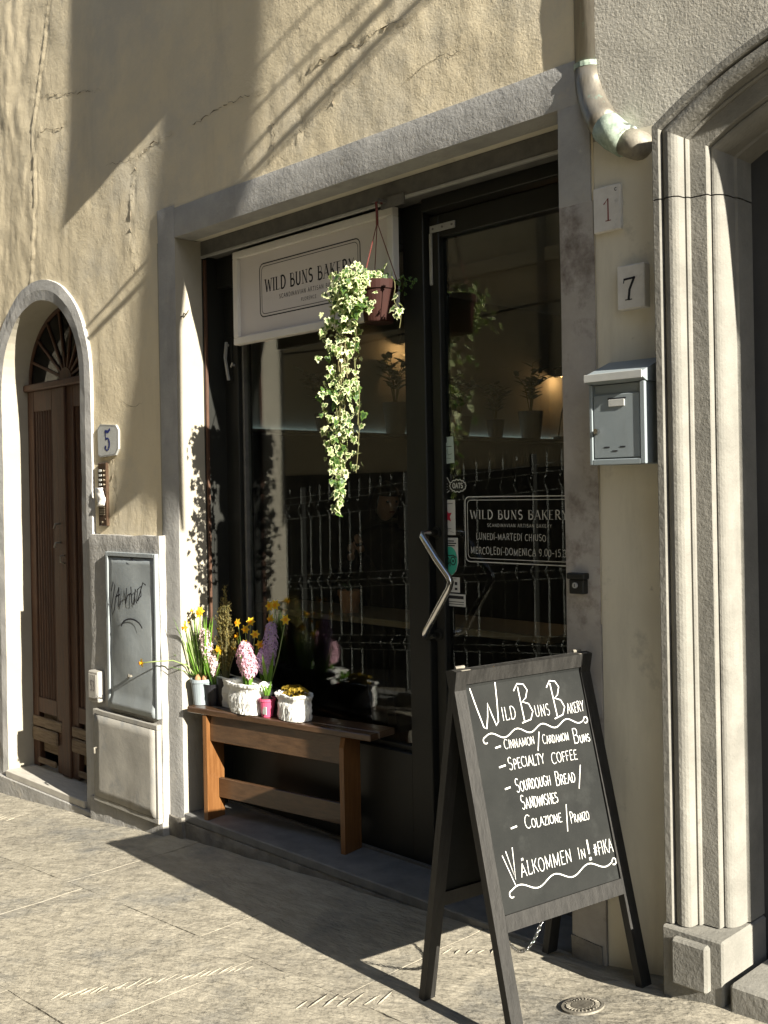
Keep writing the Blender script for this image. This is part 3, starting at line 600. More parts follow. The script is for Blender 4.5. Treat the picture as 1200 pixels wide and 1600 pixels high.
# subdivide legs for unevenness
def densify(p, st=.06):
    q = [p[0]]
    for a, c in zip(p, p[1:]):
        k = max(1, int(math.dist(a, c)/st))
        for i in range(1, k+1): q.append((a[0]+(c[0]-a[0])*i/k, a[1]+(c[1]-a[1])*i/k))
    return q
po, pi_ = densify(po), densify(pi_)
k = min(len(po), len(pi_))
def resamp(p, k):
    L = [0]
    for a, c in zip(p, p[1:]): L.append(L[-1]+math.dist(a, c))
    out = []; j = 0
    for i in range(k):
        t = L[-1]*i/(k-1)
        while j < len(L)-2 and L[j+1] < t: j += 1
        f = (t-L[j])/max(1e-9, L[j+1]-L[j]); out.append((p[j][0]+(p[j+1][0]-p[j][0])*f, p[j][1]+(p[j+1][1]-p[j][1])*f))
    return out
def strip(b, A, B):
    o = len(b.v); b.v += A+B; n = len(A)
    for i in range(n-1): b.f.append([o+i, o+n+i, o+n+i+1, o+i+1]); b.mi.append(0)
na = 2*int(2.765/.06)+30
def archpts(rad, zb=-.30):
    p = []; nl = 46
    for i in range(nl): p.append((-6.145+rad, zb+(2.465-zb)*i/nl))
    for i in range(31): p.append((-6.145+rad*math.cos(math.pi*i/30), 2.465+rad*math.sin(math.pi*i/30)))
    for i in range(nl-1, -1, -1): p.append((-6.145-rad, zb+(2.465-zb)*i/nl))
    return p
def wob(p, y, amp, s): return [(x+amp*noise.noise((x*9, z*9, s)), y-amp*1.2*fbm(x*5, z*4, s, 3), z+amp*noise.noise((x*9, z*9, s+9))) for x, z in p]
O0 = wob(archpts(.645), .03, .002, 1); O1 = wob(archpts(.640), -.010, .004, 1); Mid = wob(archpts(.58), -.014, .004, 2); I1 = wob(archpts(.517), -.008, .003, 3); I2 = [(x, .20, z) for x, z in archpts(.515)]
b = MB(); strip(b, O0, O1); strip(b, O1, Mid); strip(b, Mid, I1)
hb(b, 'arched_surround', 'band', smooth=False)
b = MB(); strip(b, I1, I2); b.f = [f[::1] for f in b.f]
hb(b, 'door_reveal', 'reveal')
# plinth under the old door, threshold
b = MB(); b.box(-6.95, -5.50, -.035, .0, -.6, -.045, .006); hb(b, 'plinth', 'meter_render')
b = MB(); b.box(-6.66, -5.63, -.028, .26, -.045, -.002, .004); hb(b, 'threshold', 'marble')
# rough pier that holds the meter cabinets
smooth_face(bandface(-5.488, -4.757, .0, 1.553, -.045, .03, .007, 'meter_pier', 'meter_render', 6, depth=.07, edge=.012))
smooth_face(bandface(-5.52, -4.757, -.3, .06, -.052, .03, .012, 'meter_pier', 'meter_render', 8, depth=.07, edge=.012))
smooth_face(bandface(-4.765, -4.625, -.16, .10, -.02, .02, .016, 'broken_base', 'step_front', 9, depth=.07, edge=.02))

# the step under the shopfront
b = MB(); b.box(-4.632, -2.212, .0, .36, .085, .128, .005); hb(b, 'shop_step', 'step')
smooth_face(bandface(-4.632, -2.10, -.12, .084, -.002, .02, .018, 'step_front', 'step_front', 11, depth=.1, edge=.0))
b = MB(); b.box(-4.632, -2.212, .27, .285, .128, .140); hb(b, 'track', 'grey_metal')
smooth_face(bandface(-2.212, -2.085, .0, .20, -.012, .02, .016, 'broken_base', 'step_front', 12, depth=.07, edge=.01))

# ------------------------------------------------------------------ old arched wooden door
dr = thing('wooden_door', 'dark brown double door with reeded panels under a fanlight in the arched opening', 'door', (-6.145, .2, 0))
def db(b, name, m, par=dr, **kw):
    o = Vector(par.location) if par is dr else Vector(dr.location)
    b.v = [(x-o.x, y-o.y, z-o.z) for x, y, z in b.v]; return b.build(name, m, par, **kw)
def leaf(x0, x1):
    b = MB(); y0, y1 = .165, .205
    for a, c in ((x0, x0+.085), (x1-.085, x1)): b.box(a, c, y0, y1, .003, 2.465, .004)
    b.box(x0+.085, x1-.085, y0, y1, 2.33, 2.465, .004); b.box(x0+.085, x1-.085, y0, y1, .36, .46, .004)
    lf = db(b, 'door_leaf', 'dark_wood')
    n = 7; w_ = (x1-x0-.17)/n
    for i in range(n):
        b = MB(); a = x0+.085+i*w_
        b.v = []; c = a+w_/2
        prof = [(a+.001, .19), (a+.006, .180), (c-.008, .174), (c, .171), (c+.008, .174), (a+w_-.006, .180), (a+w_-.001, .19)]
        b.prism(prof, lambda p, q, h: (p, q, h), .46, 2.33)
        db(b, 'reed', 'dark_wood', lf)
    b = MB(); b.box(x0+.09, x1-.09, .195, .2, .1, .36); db(b, 'lower_panel', 'worn_wood', lf)
    b = MB(); b.box(x0+.02, x1-.005, .150, .1645, .27, .335, .006); b.box(x0+.02, x1-.06, .146, .1645, .175, .262, .008); b.box(x0+.09, x1-.09, .150, .1645, .03, .07, .006)
    db(b, 'kick_board', 'worn_wood', lf)
    return lf
L1 = leaf(-6.655, -6.235); L2 = leaf(-6.125, -5.635)
b = MB(); b.box(-6.235, -6.125, .150, .20, .003, 2.465, .006); db(b, 'meeting_stile', 'dark_wood')
b = MB(); b.tube([(-6.20, .150, 1.60), (-6.20, .115, 1.60), (-6.20, .105, 1.57)], .007, 6); b.tube([(-6.20, .150, 1.48), (-6.20, .115, 1.48), (-6.20, .105, 1.45)], .007, 6); b.tube([(-6.15, .15, 1.40), (-6.15, .12, 1.40), (-6.15, .12, 1.36), (-6.15, .15, 1.35)], .005, 6)
db(b, 'door_pull', 'iron', smooth=True)
b = MB(); b.box(-6.66, -5.63, .135, .21, 2.465, 2.51, .008); db(b, 'transom', 'dark_wood')
fz = 2.51
fl = MB(); fl.tube([(-6.145+.50*math.cos(math.pi*i/30), .185, fz+.455*math.sin(math.pi*i/30)) for i in range(31)], .014, 6)
for i in range(1, 9):
    a = math.pi*i/9; fl.obb((-6.145+.07*math.cos(a), .185, fz+.06*math.sin(a)), (-6.145+.5*math.cos(a), .185, fz+.45*math.sin(a)), (0, 1, 0), .02, (-math.sin(a), 0, math.cos(a)), .016)
fo = db(fl, 'fanlight', 'dark_wood')
b = MB(); b.prism([(.08*math.cos(math.pi*i/12), .075*math.sin(math.pi*i/12)) for i in range(13)], lambda p, q, h: (-6.145+p, h, fz+q), .17, .2); db(b, 'hub', 'dark_wood', fo)
for i in range(9):
    a0, a1 = math.pi*(i+.04)/9, math.pi*(i+.96)/9
    P = [(.08*math.cos(a0), .075*math.sin(a0))] + [(.5*math.cos(a0+(a1-a0)*j/4), .45*math.sin(a0+(a1-a0)*j/4)) for j in range(5)] + [(.08*math.cos(a1), .075*math.sin(a1))]
    b = MB(); b.prism(P, lambda p, q, h: (-6.145+p, h, fz+q), .186, .19); db(b, 'pane', 'fan_glass', fo)
b = MB(); b.box(-6.95, -5.3, .50, .55, -.3, 3.2); b.box(-6.95, -6.67, .21, .5, -.3, 3.2); b.box(-5.62, -5.3, .21, .5, -.3, 3.2)
hb(b, 'hallway', 'indoor_dark')

# ------------------------------------------------------------------ cabinets, boxes and plates on the wall
t = thing('meter_cabinet', 'tall blue grey metal cabinet door with black scribble and a bent edge', 'cabinet', (-5.02, -.06, .61))
LO = Vector(t.location)
def rel(b, o):
    l = Vector(o.location); b.v = [(x-l.x, y-l.y, z-l.z) for x, y, z in b.v]; return b
b = MB(); 
for a in ((-5.272, -5.248, .60, 1.462), (-4.785, -4.765, .60, 1.462)): b.box(a[0], a[1], -.066, -.04, a[2], a[3], .003)
b.box(-5.248, -4.785, -.066, -.04, 1.44, 1.462, .002)
rel(b, t).build('frame', 'zinc', t)
b = MB(); nx, nz = 14, 24    # the door bows outwards in the middle
for i in range(nx+1):
    for j in range(nz+1):
        x = -5.243+.453*i/nx; z = .605+.83*j/nz; s = math.sin(math.pi*j/nz)
        xx = x + (.010*s if i == 0 else (-.010*s if i == nx else 0))
        b.v.append((xx, -.060-.014*s*math.sin(math.pi*i/nx) - .003*fbm(x*6, z*6, 2, 3) - (.010 if j < 2 else 0), z))
for i in range(nx):
    for j in range(nz): k = i*(nz+1)+j; b.f.append([k, k+nz+1, k+nz+2, k+1]); b.mi.append(0)
dcab = rel(b, t).build('cabinet_door', 'zinc', t, smooth=True)
md = dcab.modifiers.new('s', 'SOLIDIFY'); md.thickness = .006; md.offset = -1
b = MB(); f = lambda a, c, h: (a, -.0785-h, c)
scr = [[(-5.19,1.25),(-5.17,1.30),(-5.15,1.28),(-5.17,1.22),(-5.19,1.16),(-5.18,1.12),(-5.16,1.15),(-5.15,1.20),(-5.11,1.27)], [(-5.145,1.22),(-5.10,1.235)], [(-5.11,1.27),(-5.115,1.17)], [(-5.10,1.18),(-5.085,1.26),(-5.075,1.18),(-5.055,1.26),(-5.045,1.19)], [(-5.03,1.27),(-5.04,1.19),(-5.02,1.235),(-4.99,1.245)], [(-4.985,1.28),(-4.98,1.20),(-4.955,1.19),(-4.94,1.27)], [(-4.93,1.20),(-4.92,1.27),(-4.885,1.29),(-4.885,1.24),(-4.92,1.21),(-4.865,1.31),(-4.84,1.30)]]
for q in scr: b.ribbon(q, .009, f)
b.ribbon(arc(-4.985, 1.05, .11, .06, 165, 20, 10), .009, f); b.ribbon([(-5.0, 1.43), (-4.985, 1.425)], .012, lambda a, c, h: (a, -.0675, c))
rel(b, t).build('scribble', 'ink', t)
b = MB(); b.obb((-5.03, -.082, .795), (-4.985, -.10, .81), (0, 0, 1), .02, (0, 1, 0), .004); b.lathe([(.008, 0), (.008, .01)], c=(-5.0, -.08, .80), n=10); rel(b, t).build('latch', 'iron', t)
t = thing('utility_cabinet', 'low beige painted metal cabinet below the scribbled cabinet', 'cabinet', (-5.09, -.07, .06))
b = MB(); b.box(-5.43, -4.765, -.072, -.03, .055, .085, .003); b.box(-5.43, -4.765, -.072, -.03, .545, .572, .003); b.box(-5.43, -5.41, -.072, -.03, .085, .545, .002); b.box(-4.785, -4.765, -.072, -.03, .085, .545, .002)
rel(b, t).build('frame', 'beige_metal', t)
b = MB(); nx, nz = 12, 10
for i in range(nx+1):
    for j in range(nz+1):
        x = -5.409+.622*i/nx; z = .087+.456*j/nz; b.v.append((x, -.076-.004*fbm(x*4, z*5, 5, 3), z))
for i in range(nx):
    for j in range(nz): k = i*(nz+1)+j; b.f.append([k, k+nz+1, k+nz+2, k+1]); b.mi.append(0)
q = rel(b, t).build('cabinet_door', 'beige_metal', t, smooth=True); md = q.modifiers.new('s', 'SOLIDIFY'); md.thickness = .006; md.offset = -1
b = MB(); b.tube([(-5.385, -.078, .36), (-5.385, -.09, .36), (-5.38, -.092, .33)], .006, 6); rel(b, t).build('keyhole', 'iron', t, smooth=True)
t = thing('junction_box', 'small beige box marked 53 beside the scribbled cabinet', 'box', (-5.40, -.05, .62))
b = MB(); b.box(-5.452, -5.345, -.085, -.04, .615, .788, .006); rel(b, t).build('body', 'beige_metal', t)
b = MB(); b.box(-5.442, -5.355, -.090, -.085, .635, .772, .003); rel(b, t).build('lid', 'beige_metal', t)
b = MB(); text(b, '53', lambda a, c, h: (a, -.0905-h, c), -5.418, .68, .055, width=.05, thick=.12); rel(b, t).build('lettering', 'ink_grey', t)

t = thing('number_tile', 'white glazed tile with cut corners and blue 5 beside the arched door', 'house number', (-5.33, .0, 2.0))
P = [(-5.435, 2.0), (-5.41, 1.99), (-5.245, 1.997), (-5.215, 2.03), (-5.213, 2.135), (-5.24, 2.165), (-5.41, 2.178), (-5.44, 2.155)]
b = MB(); b.prism(P, lambda p, q_, h: (p, h, q_), -.0045, .014); rel(b, t).build('tile', 'ceramic', t); fixn(t.children[0])
f = lambda a, c, h: (a, -.0055-h, c)
b = MB(); b.ribbon([(-5.352, 2.128), (-5.348, 2.09)], .008, f); b.ribbon([(-5.352, 2.135), (-5.322, 2.130), (-5.305, 2.142)], .016, f)
b.ribbon([(-5.350, 2.085)]+arc(-5.333, 2.062, .026, .032, 110, -40, 10), .010, f, 0, False); b.ribbon(arc(-5.330, 2.062, .022, .03, 50, -60, 8), .014, f, .0004, False); b.ribbon(arc(-5.333, 2.055, .026, .028, -30, -140, 6), .008, f); b.ribbon(arc(-5.352, 2.045, .005, .005, 0, 360, 8), .009, f, .0003)
rel(b, t).build('numeral', 'blue_ink', t)
b = MB(); b.ribbon([(p[0]+(.006 if p[0] < -5.33 else -.006), p[1]+(.006 if p[1] < 2.08 else -.006)) for p in P], .0025, f); rel(b, t).build('border', 'ink_grey', t)

t = thing('intercom', 'narrow brown intercom panel with crumpled white tape below the 5 tile', 'intercom', (-5.385, 0, 1.6))
b = MB(); b.box(-5.435, -5.345, -.010, .01, 1.60, 1.958, .003); rel(b, t).build('panel', 'bronze', t)
for k in range(4):
    b = MB(); b.box(-5.422, -5.392, -.013, -.010, 1.905-k*.026, 1.921-k*.026, .002); rel(b, t).build('name_slot', 'film_white', t)
    b = MB(); b.tube([(-5.368, -.010, 1.912-k*.026), (-5.368, -.017, 1.912-k*.026)], .0075, 12); rel(b, t).build('button', 'brass', t)
b = MB()
for i in range(8):
    for j in range(12):
        u, v = i/7, j/11; b.v.append((-5.442+.085*u+.012*math.sin(v*5), -.018-.010*math.sin(u*math.pi)-.008*noise.noise((u*3, v*4, 2)), 1.712+.105*v))
for i in range(7):
    for j in range(11): k = i*12+j; b.f.append([k, k+12, k+13, k+1]); b.mi.append(0)
q = rel(b, t).build('tape', 'tape', t, smooth=True); md = q.modifiers.new('s', 'SOLIDIFY'); md.thickness = .003
b = MB()
for k in range(5): b.obb((-5.42, -.0115, 1.705-k*.010), (-5.365, -.0115, 1.705-k*.010), (0, 0, 1), .004, (0, 1, 0), .003)
rel(b, t).build('speaker_grille', 'brass', t)
b = MB(); b.tube([(-5.395, -.010, 1.622), (-5.395, -.014, 1.622)], .007, 10); rel(b, t).build('screw', 'brass', t)
b = MB(); b.tube([(-5.36, -.010, 1.64), (-5.36, -.013, 1.64)], .003, 8); rel(b, t).build('screw', 'brass', t)

def plate(name, label, x0, x1, z0, z1, th_, m, tilt=0):
    t = thing(name, label, 'house number', ((x0+x1)/2, 0, z0))
    b = MB(); b.box(x0, x1, -th_, .012, z0, z1, .003); rel(b, t).build('plate', m, t); return t
t = plate('number_plate', 'grey marble plate with red 1 nearest the downpipe outlet', -2.066, -1.958, 2.632, 2.785, .006, 'marble_plate')
f = lambda a, c, h: (a, -.0068-h, c)
b = MB(); b.ribbon([(-2.022, 2.725), (-2.006, 2.742), (-2.006, 2.668)], .005, f); b.ribbon([(-2.016, 2.667), (-1.996, 2.667)], .003, f); rel(b, t).build('numeral', 'red_ink', t)
b = MB(); b.ribbon(arc(-1.975, 2.767, .004, .005, 50, 310, 8), .0022, f); rel(b, t).build('small_letter', 'ink', t)
t = plate('number_plate', 'white stone plate with black 7 above the mailbox', -1.966, -1.862, 2.356, 2.502, .022, 'marble_plate')
f = lambda a, c, h: (a, -.0228-h, c)
b = MB(); b.ribbon([(-1.940, 2.444), (-1.938, 2.457), (-1.934, 2.453)], .004, f); b.ribbon([(-1.938, 2.455), (-1.898, 2.457)], .007, f); b.ribbon([(-1.900, 2.457), (-1.918, 2.42), (-1.922, 2.388)], .009, f); b.ribbon([(-1.934, 2.387), (-1.910, 2.387)], .0035, f)
rel(b, t).build('numeral', 'ink', t)

t = thing('mailbox', 'blue grey metal mailbox with sloping lid and small name window below the 7 plate', 'mailbox', (-1.915, 0, 1.84))
x0, x1, z0, z1 = -2.018, -1.812, 1.842, 2.105
b = MB(); b.box(x0, x1, -.105, .008, z0, z1, .003); rel(b, t).build('body', 'mail', t)
b = MB(); b.prism([(-.135, z1+.012), (-.135, z1+.030), (.008, z1+.085), (.008, z1+.001), (-.11, z1+.001)], lambda p, q_, h: (h, p, q_), x0-.006, x1+.006); q = rel(b, t).build('lid', 'mail', t); fixn(q)
b = MB(); b.box(x0-.006, x1+.006, -.140, -.1352, z1+.008, z1+.033, .001); rel(b, t).build('lid_lip', 'mail_white', t)
b = MB()
for a in ((x0-.002, x0+.010, z0, z1), (x1-.016, x1+.002, z0, z1)): b.box(a[0], a[1], -.118, -.105, a[2], a[3], .002)
b.box(x0+.010, x1-.016, -.118, -.105, z0-.001, z0+.018, .002)
rel(b, t).build('rim', 'mail', t)
b = MB(); b.box(x0+.013, x1-.020, -.1145, -.105, z0+.022, z1-.035, .002); dd = rel(b, t).build('mailbox_door', 'mail', t)
def onD(b, name, m): l = Vector(t.location); b.v = [(x-l.x, y-l.y, z-l.z) for x, y, z in b.v]; return b.build(name, m, dd)
b = MB(); b.box(-1.945, -1.885, -.1185, -.1146, z1-.075, z1-.052, .001); onD(b, 'name_window', 'mail_white')
b = MB(); b.box(-1.948, -1.880, -.117, -.1147, z1-.0515, z1-.047); 
onD(b, 'slot', 'ink')
for k, (xx, zz) in enumerate(((-1.955, .055), (-1.925, .042), (-1.895, .055))): b = MB(); b.box(xx-.010, xx+.010, -.1153, -.1146, z0+zz, z0+zz+.004); onD(b, 'slot', 'ink')
b = MB(); b.tube([(x0+.028, -.114, 1.952), (x0+.028, -.128, 1.952)], .009, 14); b.tube([(x0+.028, -.128, 1.952), (x0+.028, -.130, 1.952)], .006, 12); onD(b, 'lock', 'chrome')

t = thing('key_switch', 'small black key switch box on the stained upright by the door', 'switch', (-2.14, -.002, 1.40))
b = MB(); b.box(-2.178, -2.118, -.030, .0, 1.402, 1.452, .003); b.box(-2.186, -2.112, -.034, .0, 1.453, 1.474, .003); rel(b, t).build('housing', 'black_metal', t)
b = MB(); b.tube([(-2.150, -.03, 1.432), (-2.150, -.036, 1.432)], .010, 14); rel(b, t).build('lock', 'rail_metal', t)
b = MB(); b.box(-2.1515, -2.1485, -.0368, -.0361, 1.427, 1.437); rel(b, t).build('keyhole', 'ink', t)

# downpipe
t = thing('downpipe', 'weathered copper downpipe bending into the wall above the number plates', 'downpipe', (-2.02, -.09, 2.9))
b = MB(); b.tube([(-2.100, .036, 12), (-2.100, .036, 5), (-2.100, .036, 3.22)], .049, 20); rel(b, t).build('pipe', 'copper', t, smooth=True)
b = MB(); b.tube([(-2.100, .036, 3.222), (-2.094, .032, 3.16), (-2.080, .024, 3.11), (-2.058, .012, 3.06), (-2.030, .0, 3.015), (-2.000, -.010, 2.975)], .052, 20); rel(b, t).build('elbow', 'copper', t, smooth=True)
b = MB(); b.tube([(-2.100, .036, 3.212), (-2.100, .036, 3.230)], .0545, 20); rel(b, t).build('collar', 'verdigris', t, smooth=False)
b = MB(); b.tube([(-2.006, -.008, 2.982), (-1.97, -.014, 2.945), (-1.925, -.014, 2.912)], .054, 20); rel(b, t).build('spout_collar', 'verdigris', t, smooth=True)
b = MB(); b.tube([(-1.935, -.012, 2.918), (-1.895, -.006, 2.895), (-1.87, .05, 2.885)], .047, 18); rel(b, t).build('outlet', 'iron', t, smooth=True)

# ------------------------------------------------------------------ stone portal
pt = thing('stone_portal', 'hammered sandstone arched portal with roll mouldings, charcoal door inside', 'portal', (-.75, 0, .2))
# profile: (distance inwards from the outer edge, y)
prof = [(0, .02), (0, -.105), (.004, -.109), (.024, -.109), (.028, -.105), (.028, -.082)]
for i in range(9):
    a = R(200 + (340-200)*i/8 - 0); 
    prof.append((.030+.026+.030*math.cos(R(190+i*20)), -.078+.028*math.sin(R(190+i*20)) if i < 8 else -.060))
prof += [(.082, -.050), (.084, -.060), (.092, -.062), (.097, -.056), (.097, -.046), (.150, -.044), (.153, -.040), (.153, -.018), (.157, -.014)]
for i in range(8): prof.append((.158+.030*math.sin(R(90*i/7)), -.022+.055*(1-math.cos(R(90*i/7)))))
prof += [(.188, .062), (.196, .066), (.196, .30)]
SPR = 2.90; RC = 1.664; RR = 1.5; CX = -.925; HW = .85
def ppath(dd):
    """outer edge offset inwards by dd: left jamb up, arc, right jamb"""
    x = HW-dd; rad = RR-dd; zs = RC+math.sqrt(rad*rad-x*x)
    a0 = math.atan2(zs-RC, -x); a1 = math.atan2(zs-RC, x); p = []
    for i in range(5): p.append((CX-x, .40+(zs-.40)*i/5 if i else .40))
    for i in range(25): a = a0+(a1-a0)*i/24; p.append((CX+rad*math.cos(a), RC+rad*math.sin(a)))
    for i in range(4, -1, -1): p.append((CX+x, .40+(zs-.40)*i/5 if i else .40))
    return p
def portal_piece(i0, i1, name, z_lo=None):
    b = MB(); rows_ = [ppath(q[0]) for q in prof]
    for rr_, q in zip(rows_, prof): b.v += [(x, q[1], z) for x, z in rr_[i0:i1]]
    n = i1-i0
    for r_ in range(len(prof)-1):
        for i in range(n-1): k = r_*n+i; b.f.append([k, k+n, k+n+1, k+1]); b.mi.append(0)
    return b
# the jambs end at a joint below the spring: resample jamb rows so that the joint is level
JZ = 2.665
def jamb(side):
    b = MB()
    for q in prof:
        x = CX + side*(HW-q[0])
        for z in (.40, .9, 1.4, 1.9, 2.3, JZ): b.v.append((x, q[1], z))
    n = 6
    for r_ in range(len(prof)-1):
        for i in range(n-1): k = r_*n+i; b.f.append([k, k+n, k+n+1, k+1]); b.mi.append(0)
    rel(b, pt).build('jamb', 'stone', pt, smooth=False)
jamb(-1); jamb(1)
b = MB(); cols = []
for q in prof:
    x = HW-q[0]; rad = RR-q[0]; zs = RC+math.sqrt(rad*rad-x*x); a0 = math.atan2(zs-RC, -x); a1 = math.atan2(zs-RC, x)
    p = [(CX-x, JZ+.004)] + [(CX+rad*math.cos(a0+(a1-a0)*i/28), RC+rad*math.sin(a0+(a1-a0)*i/28)) for i in range(29)] + [(CX+x, JZ+.004)]
    b.v += [(px, q[1], pz) for px, pz in p]
n = 31
for r_ in range(len(prof)-1):
    for i in range(n-1): k = r_*n+i; b.f.append([k, k+n, k+n+1, k+1]); b.mi.append(0)
rel(b, pt).build('arch', 'stone', pt)
b = MB()
for sgn in (-1, 1):
    xo, xi = CX+sgn*(HW+.004), CX+sgn*(HW-.202)
    bb = MB(); bb.box(min(xo, xi), max(xo, xi), -.125, .16, .12, .395, .006); rel(bb, pt).build('plinth_block', 'stone', pt)
    a, c = CX+sgn*(HW-.045), CX+sgn*(HW-.165)
    bb = MB(); bb.box(min(a, c), max(a, c), -.158, -.124, .235, .378, .008); rel(bb, pt).build('raised_panel', 'stone', pt)
b = MB(); b.box(-1.60, -.2, .16, .20, .1, 3.3); rel(b, pt).build('entrance_door', 'portal_door', pt)  # door plane set at the shade edge; reveal shade is in its colour
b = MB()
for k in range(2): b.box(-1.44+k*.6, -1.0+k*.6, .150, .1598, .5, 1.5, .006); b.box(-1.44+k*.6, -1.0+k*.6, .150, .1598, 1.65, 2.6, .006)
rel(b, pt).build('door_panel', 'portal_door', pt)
b = MB(); b.box(-1.551, -.30, -.132, .20, .06, .285, .01); rel(b, pt).build('entrance_step', 'stone', pt)
b = MB(); b.box(-1.56, .06, -.130, .2, -.05, .19, .01); rel(b, pt).build('lower_step', 'stone', pt)

# ------------------------------------------------------------------ shopfront
sf = thing('shopfront', 'black framed shop window and glass door set back under the grey lintel', 'shopfront', (-3.4, .3, .13))
def sp(b, name, m, parent=None, **kw):
    o = Vector(sf.location); b.v = [(x-o.x, y-o.y, z-o.z) for x, y, z in b.v]; return b.build(name, m, parent or sf, **kw)
XL, XR = -4.632, -2.212
b = MB(); b.box(XL, XR, .163, .30, 3.022, 3.096); sp(b, 'fascia', 'grey_metal')
b = MB(); b.box(XL, XR, .158, .175, 3.008, 3.021, .002); sp(b, 'rail', 'rail_metal')
b = MB(); b.box(XL, -3.275, .26, .40, 2.86, 3.02, .003); b.box(-3.125, XR, .26, .40, 2.965, 3.02, .003); sp(b, 'head_frame', 'black_metal')
b = MB(); b.box(XL, -4.518, .305, .40, .128, 3.02, .004); sp(b, 'side_post', 'black_metal')
b = MB(); b.box(XL, XL+.006, .166, .304, .128, 3.02); sp(b, 'jamb_liner', 'black_metal')
b = MB(); b.box(-4.517, -4.500, .33, .37, .60, 3.0, .002); sp(b, 'side_rail', 'grey_metal')
b = MB(); b.box(XL+.0065, XL+.020, .170, .185, .2, 3.0, .001); sp(b, 'wooden_stop', 'dark_wood')
b = MB(); b.box(-3.275, -3.150, .295, .41, .128, 3.02, .004); sp(b, 'mullion', 'black_metal')
b = MB(); b.box(-4.517, -3.275, .30, .40, .128, .60, .004); sp(b, 'lower_panel', 'black_metal')
# window pane
b = MB(); b.box(-4.50, -3.275, .352, .358, .60, 2.86); sp(b, 'window_pane', 'glass')
b = MB(); b.box(-4.50, -3.275, .33, .38, .60, .625, .002); sp(b, 'sill_bead', 'black_metal')
# glass door
gd = sf
b = MB(); b.box(-3.149, -3.140, .34, .40, .14, 2.96); b.box(-3.140, -3.085, .325, .39, .14, 2.96, .004); b.box(-2.26, -2.212, .325, .39, .14, 2.96, .004); b.box(-3.085, -2.26, .325, .39, 2.86, 2.96, .004); b.box(-3.085, -2.26, .325, .39, .14, .33, .004)
dfr = sp(b, 'door_frame', 'black_metal')
b = MB(); b.box(-3.085, -2.26, .352, .358, .33, 2.86); sp(b, 'door_pane', 'glass', dfr)
b = MB(); b.box(-3.13, -2.985, .317, .324, 2.885, 2.915, .001); b.box(-3.135, -3.12, .317, .324, 2.66, 2.884, .001); sp(b, 'corner_bracket', 'rail_metal', dfr)
for xx in (-3.11, -3.055, -3.0): b = MB(); b.tube([(xx, .317, 2.90), (xx, .314, 2.90)], .005, 8); sp(b, 'screw', 'ink_grey', dfr)
hp = [(-3.128, .325, 1.585), (-3.128, .27, 1.585), (-3.125, .235, 1.583), (-3.115, .222, 1.572), (-3.04, .222, 1.48), (-2.968, .222, 1.405), (-2.958, .222, 1.385), (-2.966, .222, 1.362), (-3.04, .222, 1.26), (-3.108, .222, 1.163), (-3.118, .228, 1.148), (-3.125, .245, 1.14), (-3.128, .27, 1.138), (-3.128, .325, 1.138)]
b = MB(); b.tube(hp, .0145, 14); sp(b, 'door_handle', 'chrome', dfr, smooth=True)
for zz in (1.585, 1.138): b = MB(); b.tube([(-3.128, .326, zz), (-3.128, .318, zz)], .026, 16); sp(b, 'handle_rose', 'black_metal', dfr)
# window latch on the left post
b = MB(); b.box(-4.605, -4.56, .298, .3045, 2.36, 2.60, .002); sp(b, 'latch_plate', 'black_metal')
b = MB(); b.obb((-4.587, .285, 2.575), (-4.587, .275, 2.49), (1, 0, 0), .014, (0, 1, 0), .012); b.obb((-4.587, .275, 2.49), (-4.563, .278, 2.37), (1, 0, 0), .014, (0, 1, 0), .010); b.tube([(-4.587, .305, 2.56), (-4.587, .28, 2.56)], .007, 8); sp(b, 'latch_handle', 'rail_metal')
b = MB(); b.tube([(-4.545, .305, 2.45), (-4.545, .285, 2.45)], .006, 8); b.tube([(-4.55, .285, 2.44), (-4.53, .28, 2.46)], .005, 6); sp(b, 'latch_knob', 'rail_metal')
# vinyl sign on the door glass
f = lambda a, c, h: (a, .3505-h, c)
b = MB(); b.ribbon(rrect(-2.983, -2.44, 1.463, 1.738, .022), .0045, f); b.ribbon(rrect(-2.970, -2.452, 1.478, 1.724, .018), .0028, f)
text(b, 'WILD BUNS BAKERY', f, -2.955, 1.645, .036, width=.51, thick=.14, thin=.05, sp=.16, serif=True)
text(b, 'SCANDINAVIAN ARTISAN BAKERY', f, -2.862, 1.612, .013, width=.335, thick=.13, sp=.2)
sgn = sp(b, 'vinyl_sign', 'film_white', dfr, label='white vinyl shop sign on the door glass')
b = MB(); random.seed(5)
text(b, 'LUNEDI`-MARTEDI` CHIUSO', f, -2.925, 1.558, .026, width=.37, thick=.10, sp=.12, jit=.06)
text(b, 'MERCOLEDI`-DOMENICA 9.00-15.30', f, -2.955, 1.497, .028, width=.515, thick=.10, sp=.12, jit=.06)
sp(b, 'handwriting', 'film_white', dfr, label='handwritten opening hours on the door glass')

